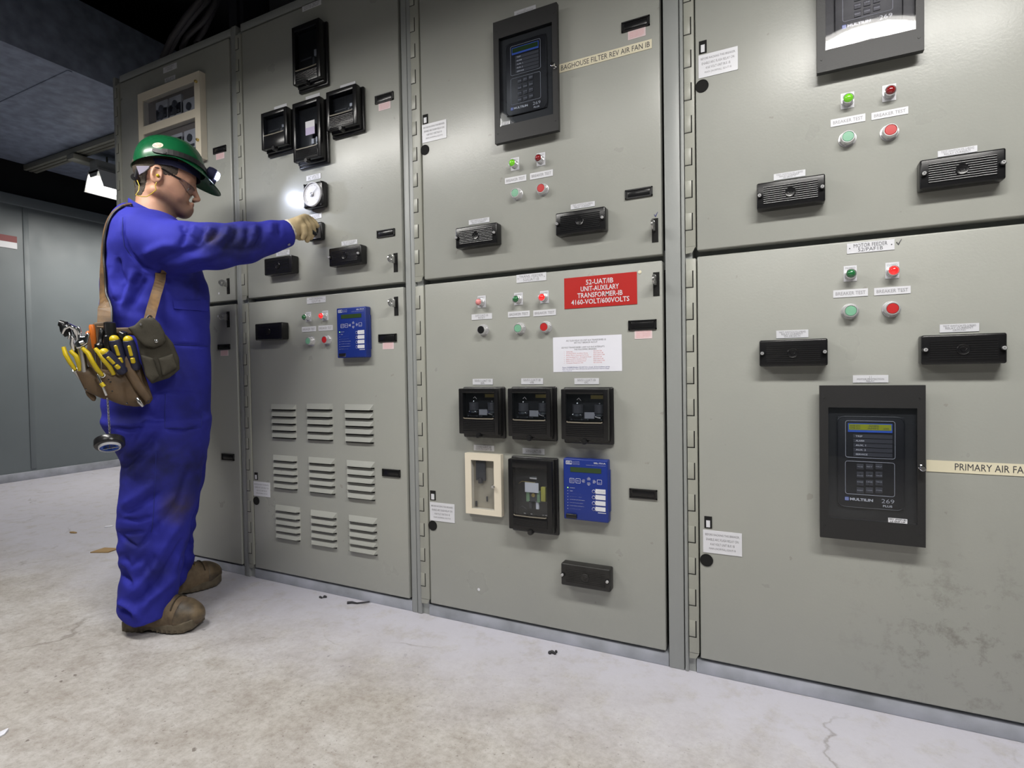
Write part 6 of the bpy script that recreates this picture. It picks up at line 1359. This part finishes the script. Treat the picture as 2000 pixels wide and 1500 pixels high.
# ---- boots
def boot(name, heel, toe, sgn, lab):
    h0 = np.array([heel[0], heel[1]]); ax = np.array(toe)-h0; L_ = np.linalg.norm(ax); ax = ax/L_; pr = np.array([-ax[1], ax[0]])
    def loc(x, y): X = (x-h0[0])*ax[0]+(y-h0[1])*ax[1]; Y = (x-h0[0])*pr[0]+(y-h0[1])*pr[1]; return X, Y
    def outline(X, Y):
        w_ = np.interp(X, [-.04, -.02, .03, .09, .15, .19, .215], [.030, .040, .040, .042, .054, .052, .040]); return np.maximum(np.abs(Y+.006*np.sin(X*12))-w_, np.maximum(-.040-X, X-.222))
    def f_up(x, y, z):
        X, Y = loc(x, y)
        d = cap(X, Y, z, (.165, 0, .052), (.11, 0, .066), .048, .042); d = smin(d, cap(X, Y, z, (.195, 0, .045), (.15, 0, .05), .038, .048), .02)
        d = smin(d, cap(X, Y, z, (.11, 0, .066), (.02, 0, .09), .042, .044), .03); d = smin(d, cap(X, Y, z, (.0, 0, .05), (.004, 0, .13), .040, .038), .03)
        d = smin(d, cap(X, Y, z, (.03, 0, .035), (.16, 0, .035), .044, .05), .02)
        d = d+.0035*np.exp(-((X-.145-.25*(z-.05))/.004)**2)*0+.0022*np.exp(-((X-.142)/.005)**2)*(z > .03)
        return smax(d, .018-z, .004)
    def f_so(x, y, z):
        X, Y = loc(x, y); o = outline(X, Y); t = np.where(X < .045, 0.0, .004+.006*np.clip((X-.045)/.02, 0, 1)*np.clip((.10-X)/.03, 0, 1)+.012*np.clip((X-.19)/.04, 0, 1))
        tread = np.where(np.sin(X*330) > .25, .0, .005)*(np.abs(z-.006) < .008)
        return smax(np.maximum(o+.003+tread*.6, t-z), z-(.036+.01*np.clip((X-.17)/.05, 0, 1)), .006)
    lo = (min(heel[0], toe[0])-.12, min(heel[1], toe[1])-.12, -.002); hi = (max(heel[0], toe[0])+.12, max(heel[1], toe[1])+.12, .27)
    P_, F_ = snet(f_up, lo, hi, .004); o = np_mesh('boot', relax(P_, F_, 2, .5), F_, M['boot'], worker); o['label'] = lab
    Pt, Ft = snet(lambda x, y, z: smax(f_up(x, y, z)-.0016, np.maximum(.158+.18*np.clip(z-.045, 0, 1)-loc(x, y)[0], .03-z), .002), lo, hi, .0035); np_mesh('toe_cap', relax(Pt, Ft, 1, .4), Ft, M['toe'], o)
    P2, F2 = snet(f_so, lo, (hi[0], hi[1], .06), .0035); P2 = relax(P2, F2, 1, .3); P2[:, 2] = np.maximum(P2[:, 2], .0005); np_mesh('sole', P2, F2, M['sole'], o)
    tb = bvh(P_, F_)
    def top(X, Y):
        q = h0+ax*X+pr*Y; p, n_, i_, t_ = tb.ray_cast(Vector(W((q[0], q[1], .5 if X < .03 else .14))), Vector((0, 0, -1))); return (p+n_*.003) if p is not None else Vector(W((q[0], q[1], .1)))
    b = MB()
    for k in range(4):
        X0 = .118-.021*k; b.tube([top(X0, -.026), top(X0-.006, 0), top(X0-.016, .026)], .0028, 6); b.tube([top(X0, .026), top(X0-.006, 0), top(X0-.016, -.026)], .0028, 6)
    b.tube([top(.12, 0), top(.128, .012), top(.12, .028), top(.108, .022)], .0025, 6); b.build('laces', M['lace'], o)
    b = MB()
    for k in range(4):
        for s in (-1, 1): p = top(.118-.021*k, s*.029); b.lathe(p, (0, 0, 1), [(-.002, .0035), (.0015, .003)], 8)
    b.build('eyelets', M['brass'], o)
    b = MB(); pts = [top(.150-.25*abs(y_)*0, y_) for y_ in (-.046, -.034, -.018, 0, .018, .034, .046)]; b.tube(pts, .0022, 6); b.build('toe_cap_seam', M['lace'], o)
    return o
boot('boot', (-.035, .055), (.118, -.055), 1, 'near muddy brown work boot, toe turned outward')
boot('boot', (.035, .295), (.215, .358), -1, 'far brown work boot, toe towards cabinet')
# ================================================================== TOOL RIG hanging on the worker's right hip
DP = -.075                                                    # depth of the pouch front below the arm
rig = thing('tool_belt', wat(225, 700, DP), 'worn brown leather tool pouch with canvas side bag hung from shoulder strap', 'tool pouch')
def sdf_obj(name, fn, pts, d0, d1, h, mat, parent, sm=1, pad=.03):
    q = [at(u, v, d) for u, v in pts for d in (d0, d1)]; q = np.array(q); P_, F_ = snet(fn, q.min(0)-pad, q.max(0)+pad, h)
    return np_mesh(name, relax(P_, F_, sm, .4), F_, mat, parent)
def slab(name, pts, d0, d1, mat, parent, r=.006, bulge=0.0, h=.003, noise=.0015):
    pl = pxpoly(pts, (d0+d1)/2)
    return sdf_obj(name, lambda x, y, z: puff(x, y, z, pl, d0, d1, r, bulge)+noise*vnoise(x, y, z, 28), pts, d0, d1, h, mat, parent)
slab('back_panel', [(176, 640), (184, 630), (205, 628), (222, 640), (245, 655), (262, 700), (262, 760), (200, 770), (165, 700)], DP+.02, DP+.035, M['leather'], rig)
def f_pouch(x, y, z):
    pk = [pxpoly(p, DP) for p in ([(150, 724), (175, 716), (214, 724), (218, 776), (205, 779), (168, 764)], [(190, 724), (224, 729), (246, 745), (252, 793), (236, 790), (206, 777)], [(222, 731), (250, 716), (272, 735), (284, 792), (262, 794), (238, 790)], [(252, 700), (276, 712), (298, 778), (292, 788), (276, 790), (262, 750)])]
    d = None
    for i, p in enumerate(pk):
        e = puff(x, y, z, p, DP-.040-[.0, .012, .003, -.006][i], DP+.022, .008, .008); d = e if d is None else smin(d, e, .0015)
    # hollow mouths
    return d+.0022*vnoise(x, y, z, 24)
sdf_obj('pouch', f_pouch, [(148, 695), (300, 800)], DP-.06, DP+.03, .0035, M['leather'], rig)
slab('leather_flap', [(166, 764), (178, 766), (189, 776), (186, 784), (180, 783), (170, 773)], DP-.02, DP-.008, M['leather'], rig, .004)
slab('holster', [(238, 700), (258, 690), (262, 720), (283, 755), (297, 776), (294, 787), (284, 786), (262, 760), (244, 730)], DP-.058, DP-.030, M['leather'], rig, .008)
for u, v in ((212, 741), (216, 746), (219, 764), (248, 787), (290, 783), (168, 760)):
    p = at(u, v, DP-.064 if u < 280 else DP-.062); b = MB(); b.lathe(W(p), W(p+np.array([0, -1, 0]))-W(p), [(0, .0028), (.0015, .0022)], 8); b.build('rivet', M['chrome'], rig)
# canvas bag with flap
bagp = [(266, 660), (300, 640), (325, 655), (338, 672), (350, 700), (351, 722), (330, 738), (296, 750), (284, 735), (276, 700)]
bag = slab('side_bag', bagp, DP-.05, DP+.025, M['canvas'], rig, .014, .012)
slab('bag_flap', [(250, 640), (262, 636), (276, 622), (300, 620), (312, 632), (322, 650), (325, 665), (318, 674), (300, 680), (282, 676), (270, 666)], DP-.072, DP-.05, M['canvas'], bag, .008, .004)
slab('bag_pocket', [(276, 694), (300, 700), (312, 735), (296, 748), (284, 735)], DP-.074, DP-.05, M['canvas'], bag, .008, .004); slab('bag_pocket', [(308, 700), (338, 690), (347, 718), (318, 735)], DP-.070, DP-.045, M['canvas'], bag, .008, .004)
p = at(305, 666, DP-.078); b = MB(); b.lathe(W(p), W(p+np.array([0, -1, 0]))-W(p), [(0, .005), (.002, .005), (.003, .003)], 14); b.build('snap', M['chrome'], bag)
p = at(275, 634, DP-.076); b = MB(); b.lathe(W(p), W(p+np.array([0, -1, 0]))-W(p), [(0, .004), (.002, .003)], 12); b.build('snap', M['steel'], bag)
slab('belt', [(222, 640), (262, 640), (290, 650), (290, 662), (258, 655), (222, 652)], DP-.002, DP+.022, M['leather'], rig, .005)
# shoulder strap: rises behind the shoulder, over it, and down the chest to the bag
ptsb = [(203, 640), (204, 610), (205, 580), (205, 550), (204, 520), (205, 490), (207, 462), (213, 435), (224, 416), (240, 405), (254, 401), (264, 401)]
P_, N_ = [], []
for u, v in dens(ptsb, 4):
    h_ = hit(tree_c, u, v, .006)
    if v > 590: dd = DP+.02+(.0-(DP+.02))*(640-v)/100; h_ = (Vector(wat(u, v, dd)), Vector(W((0, -1, 0))-MP))
    if h_ is None: h_ = (P_[-1]+Vector((.0, .004, .002)), N_[-1])
    P_.append(h_[0]); N_.append(h_[1])
def smooth_pts(P_, it=3):
    P_ = [Vector(p) for p in P_]
    for _ in range(it): P_ = [P_[0]]+[(P_[i-1]+P_[i]*2+P_[i+1])/4 for i in range(1, len(P_)-1)]+[P_[-1]]
    return P_
P_ = smooth_pts(P_, 4)
N_ = [n.normalized() for n in smooth_pts(N_, 3)]
b = MB(); b.strap(P_, N_, list(np.interp(range(len(P_)), [0, 14, 26, 34, len(P_)-1], [.036, .033, .026, .013, .006])), .0045); st = b.build('shoulder_strap', M['leather_light'], rig)
b = MB(); off = []
for p, n_, i in zip(P_[:-8], N_, range(len(P_))):
    d = (P_[min(i+1, len(P_)-1)]-P_[max(i-1, 0)]).normalized(); off.append(p+d.cross(n_).normalized()*(float(np.interp(i, [0, 14, 26, 34, 60], [.036, .033, .026, .013, .006]))/2+.002)+n_*.001)
b.tube(off, .0035, 6); b.build('strap_edge', M['black_matte'], st)
ptsf = [(314, 532), (313, 545), (309, 562), (303, 582), (297, 602), (292, 622), (289, 632)]; P2, N2 = [], []
for u, v in dens(ptsf, 3):
    h_ = hit(tree_c, u, v, .006)
    if h_ is None: continue
    q = h_[0]; k = max(0, (v-570)/60); q = q.lerp(Vector(wat(u, v, DP-.045)), min(k, 1)); P2.append(q); N2.append(h_[1])
b = MB(); b.strap(smooth_pts(P2), N2, .030, .004); b.build('front_strap', M['leather_light'], rig)
# the strap continues over chest and back out of sight
top = P_[-1]; ch = [top, Vector(wat(285, 412, .10)), Vector(wat(330, 440, .085)), Vector(wat(362, 460, .07)), Vector(wat(358, 500, .05)), P2[0]]
P3 = []
for a_, c_ in zip(ch[:-1], ch[1:]): P3 += [a_.lerp(c_, k/4) for k in range(4)]
P3.append(ch[-1]); P4_, N4 = [], []
for q in P3:
    l_, n_, i_, dd_ = tree_c.find_nearest(q); cen = Vector(W((.06, .155, q.z))); n_ = n_ if n_.dot(l_-cen) > 0 else -n_; P4_.append(l_+n_*.006); N4.append(n_)
b = MB(); b.strap(smooth_pts(P4_), N4, .030, .004); b.build('chest_strap', M['leather_light'], rig)
b = MB(); b.tube([wat(291, 616, DP-.06), wat(286, 622, DP-.064), wat(292, 627, DP-.064), wat(299, 622, DP-.062), wat(293, 616, DP-.06)], .003, 8); b.build('strap_ring', M['black_matte'], rig)

# ---- tools: each one is its own thing
def tool(name, lab, cat='tool', group=None, u=0, v=0, d=DP): return thing(name, wat(u, v, d), lab, cat, group)
def tubepx(pts, rs, m=0, n=12, mb=None): b = mb or MB(); b.tube([wat(*p) for p in pts], rs, n, m); return b
G_SD = 'navy and yellow nut drivers in the pouch'
for (u0, v0, u1, v1, dd, lab) in [(223, 662, 243, 722, -.062, 'navy and yellow screwdriver, highest in the pouch, left of the canvas bag'), (250, 663, 266, 722, -.066, 'navy and yellow screwdriver leaning against the canvas bag'), (203, 688, 243, 728, -.078, 'navy and yellow screwdriver lying slanted in front of the others')]:
    t = tool('nut_driver', lab, 'screwdriver', G_SD, u1, v1); D_ = DP+dd; p0 = np.array(wat(u0, v0, D_)); p1 = np.array(wat(u1, v1, D_+.02)); ax = p1-p0
    b = MB(); P = [p0+ax*f for f in (0, .04, .15, .45, .7, .9, 1)]; b.tube([Vector(p) for p in P], [.010, .0148, .0165, .0165, .0145, .0155, .011], 16); b.build('grip', M['navy_grip'], t)
    b = MB(); b.sphere(p0+ax*.015, .0135, .0135, .0135, n=14, k=8); b.build('end_cap', M['yellow'], t)
    near = W((0, -1, 0))-MP; side = np.cross(ax/np.linalg.norm(ax), near)
    for f0, f1, rr in ((.22, .52, .0055), (.62, .76, .0065)):
        b = MB(); c = (p0+ax*f0+near*.0135+side*.002, p0+ax*f1+near*.0135+side*.002); b.tube([Vector(c[0]-ax*.03), Vector(c[0]), Vector(c[1]), Vector(c[1]+ax*.03)], [rr*.5, rr, rr, rr*.5], 10); b.build('inlay', M['yellow'], t)
    b = MB(); b.cyl(p1-ax*.02, p1+ax*.28-near*.05, .004, n=10); b.build('shaft', M['chrome'], t)
def pliers(lab, h1, h2, jaw, mat='yellow', r=.0065):
    t = tool('pliers', lab, 'pliers', 'yellow handled pliers in the pouch', h1[0][0], h1[0][1])
    for hh in (h1, h2): tubepx(hh, [r*.85]+[r]*(len(hh)-2)+[r*.8]).build('handle', M[mat], t)
    tubepx([h1[-1], jaw], [.008, .009]).build('jaw', M['steel'], t)
pliers('small yellow handled pliers at the outer left of the pouch', [(124, 678, DP-.03), (128, 692, DP-.035), (137, 708, DP-.035), (147, 722, DP-.03)], [(137, 685, DP-.045), (148, 695, DP-.048), (154, 710, DP-.045), (156, 724, DP-.035)], (160, 738, DP+.0))
pliers('long yellow handled pliers curving across the middle of pouch', [(161, 680, DP-.065), (172, 690, DP-.07), (180, 706, DP-.07), (190, 722, DP-.066), (200, 733, DP-.055)], [(186, 681, DP-.075), (193, 688, DP-.08), (203, 704, DP-.082), (214, 716, DP-.075), (222, 731, DP-.06)], (212, 750, DP-.0), r=.0068)
# adjustable wrenches
t = tool('adjustable_wrench', 'chrome adjustable wrench with open jaw sticking out of the pouch', 'wrench', None, 160, 690)
def f_wr(x, y, z):
    p = pxpoly([(150, 640), (156, 637), (160, 648), (158, 657), (164, 657), (172, 648), (176, 655), (172, 672), (160, 680), (150, 682), (146, 672), (152, 664), (156, 655)], DP-.05); return puff(x, y, z, p, DP-.062, DP-.040, .004)
sdf_obj('jaws', f_wr, [(140, 632), (180, 690)], DP-.062, DP-.04, .0022, M['chrome'], t)
tubepx([(158, 676, DP-.05), (162, 700, DP-.045), (166, 735, DP-.03)], [.010, .009, .009]).build('handle', M['steel'], t)
b = MB(); b.cyl(wat(156, 671, DP-.064), wat(164, 668, DP-.064), .006, n=14); b.build('screw', M['steel'], t)
b = MB(); b.sphere(wat(172, 652, DP-.044), .006, .006, .009, n=14, k=9); b.build('orange_pad', M['orange'], t)
t = tool('pipe_wrench', 'black and chrome wrench leaning left out of the pouch', 'wrench', None, 130, 650)
tubepx([(116, 631, DP-.03), (124, 633, DP-.032), (128, 645, DP-.035), (134, 656, DP-.035)], [.010, .013, .014, .010]).build('handle', M['black_gloss'], t)
tubepx([(122, 652, DP-.04), (126, 641, DP-.046), (136, 636, DP-.048), (146, 642, DP-.045), (150, 652, DP-.04), (152, 664, DP-.035)], [.004, .0065, .008, .009, .009, .008]).build('hook', M['chrome'], t)
tubepx([(134, 662, DP-.045), (137, 652, DP-.05), (142, 660, DP-.05), (141, 672, DP-.045), (144, 684, DP-.04)], [.003, .005, .006, .006, .005]).build('lower_jaw', M['chrome'], t)
tubepx([(150, 676, DP-.035), (158, 700, DP-.03), (166, 722, DP-.02)], [.009, .011, .010]).build('shank', M['black_matte'], t)
# remaining handles
t = tool('screwdriver', 'thin orange handled screwdriver standing upright in the pouch', 'screwdriver', None, 180, 650); tubepx([(179, 634, DP-.02), (179.5, 638, DP-.02), (182, 655, DP-.018), (185, 680, DP-.01)], [.006, .0085, .008, .007]).build('handle', M['orange'], t); tubepx([(185, 680, DP-.01), (188, 715, DP)], [.003, .003]).build('shaft', M['steel'], t)
t = tool('screwdriver', 'slim black handled screwdriver between orange and thick black handles', 'screwdriver', None, 198, 660); tubepx([(198, 642, DP-.035), (198.5, 645, DP-.035), (197, 656, DP-.035), (196, 668, DP-.035), (195, 673, DP-.035), (196, 690, DP-.03)], [.004, .0075, .007, .0065, .014, .013]).build('handle', M['black_gloss'], t); tubepx([(196, 690, DP-.03), (200, 730, DP-.01)], [.003, .003]).build('shaft', M['steel'], t)
t = tool('screwdriver', 'thick round black handle standing tallest in the pouch', 'screwdriver', None, 215, 650); tubepx([(214.5, 629, DP-.03), (214.5, 631, DP-.03), (215, 645, DP-.03), (216, 668, DP-.028), (217, 690, DP-.02)], [.012, .0165, .017, .016, .012]).build('handle', M['black'], t); tubepx([(217, 690, DP-.02), (220, 730, DP-.005)], [.004, .004]).build('shaft', M['steel'], t)
t = tool('flashlight', 'short glossy black flashlight beside the navy screwdrivers', 'flashlight', None, 210, 670); tubepx([(210, 655, DP-.05), (210, 657, DP-.05), (211, 672, DP-.048), (214, 695, DP-.04)], [.007, .0105, .011, .010]).build('body', M['black_gloss'], t)
t = tool('flashlight', 'glossy black torch head between pouch and canvas bag', 'flashlight', None, 240, 660); tubepx([(236, 651, DP-.045), (241, 654, DP-.05), (246, 664, DP-.05), (249, 690, DP-.045)], [.010, .014, .013, .011]).build('body', M['black_gloss'], t)
t = tool('utility_knife', 'small chrome and yellow tool hanging down the pouch front', 'tool', None, 200, 745); tubepx([(190, 731, DP-.066), (196, 744, DP-.068), (203, 760, DP-.066), (208, 772, DP-.06)], [.003, .0035, .0035, .004]).build('blade', M['chrome'], t); tubepx([(197, 748, DP-.070), (203, 755, DP-.070)], [.006, .0065]).build('grip', M['yellow'], t)
t = tool('steel_clip', 'shiny steel clip tip poking out below the pouch', 'clip', None, 274, 785); tubepx([(267, 777, DP-.058), (272, 784, DP-.060), (279, 794, DP-.058)], [.004, .006, .0035]).build('tip', M['chrome'], t)
# tape roll on its chain
t = thing('tape_roll', wat(214, 866, DP-.06), 'roll of black tape with white and blue core hanging on a chain', 'tape')
b = MB(); c0_, c1_ = np.array(wat(210, 780, DP-.05)), np.array(wat(214.5, 850, DP-.06)); n = 22
for k in range(n):
    p = c0_+(c1_-c0_)*k/(n-1); pts = []
    for j in range(10):
        q = 2*PI*j/10; ex = np.array([CR[0], CR[1], 0])*.0028*math.cos(q) if k % 2 else np.array([-CR[1], CR[0], 0])*.0028*math.cos(q); pts.append(Vector(p+ex+np.array([0, 0, .0048*math.sin(q)])))
    b.tube(pts, .0009, 5, 0, True)
b.build('chain', M['steel'], t)
cc = np.array(wat(214, 865, DP-.06)); axd = np.array(CF)*-.42+np.array([0, 0, -1])*.80+np.array(CR)*.30; axd = axd/np.linalg.norm(axd); cc = cc-axd*.012
b = MB(); b.lathe(cc, axd, [(0, .030), (.001, .0385), (.003, .040), (.021, .040), (.023, .0385), (.0235, .029)], 36); b.build('black_tape', M['black'], t)
b = MB(); b.lathe(cc, axd, [(-.0, .029), (.024, .029), (.030, .0285), (.031, .026), (.030, .0255), (.0, .0255)], 36); b.build('white_spool', M['white'], t)
b = MB(); b.lathe(cc, axd, [(.008, .0255), (.0275, .0252), (.0275, .017), (.020, .016), (.018, .004), (.018, 0)], 36)
for k in range(6): q = 2*PI*k/6; s1 = np.cross(axd, (0, 0, 1)); s1 = s1/np.linalg.norm(s1); s2 = np.cross(axd, s1); e = s1*math.cos(q)+s2*math.sin(q); b.tube([Vector(cc+axd*.022+e*.004), Vector(cc+axd*.026+e*.020)], .002, 6)
b.build('blue_core', nmat('blue_plastic', hexc(20, 70, 165), .25), t)
b = MB(); s1 = np.array(CR); b.tube([Vector(cc+axd*.030-s1*.032-np.array([0, 0, .006])), Vector(cc+axd*.031+s1*.036+np.array([0, 0, .006]))], .0012, 6); b.build('pin', M['steel'], t)
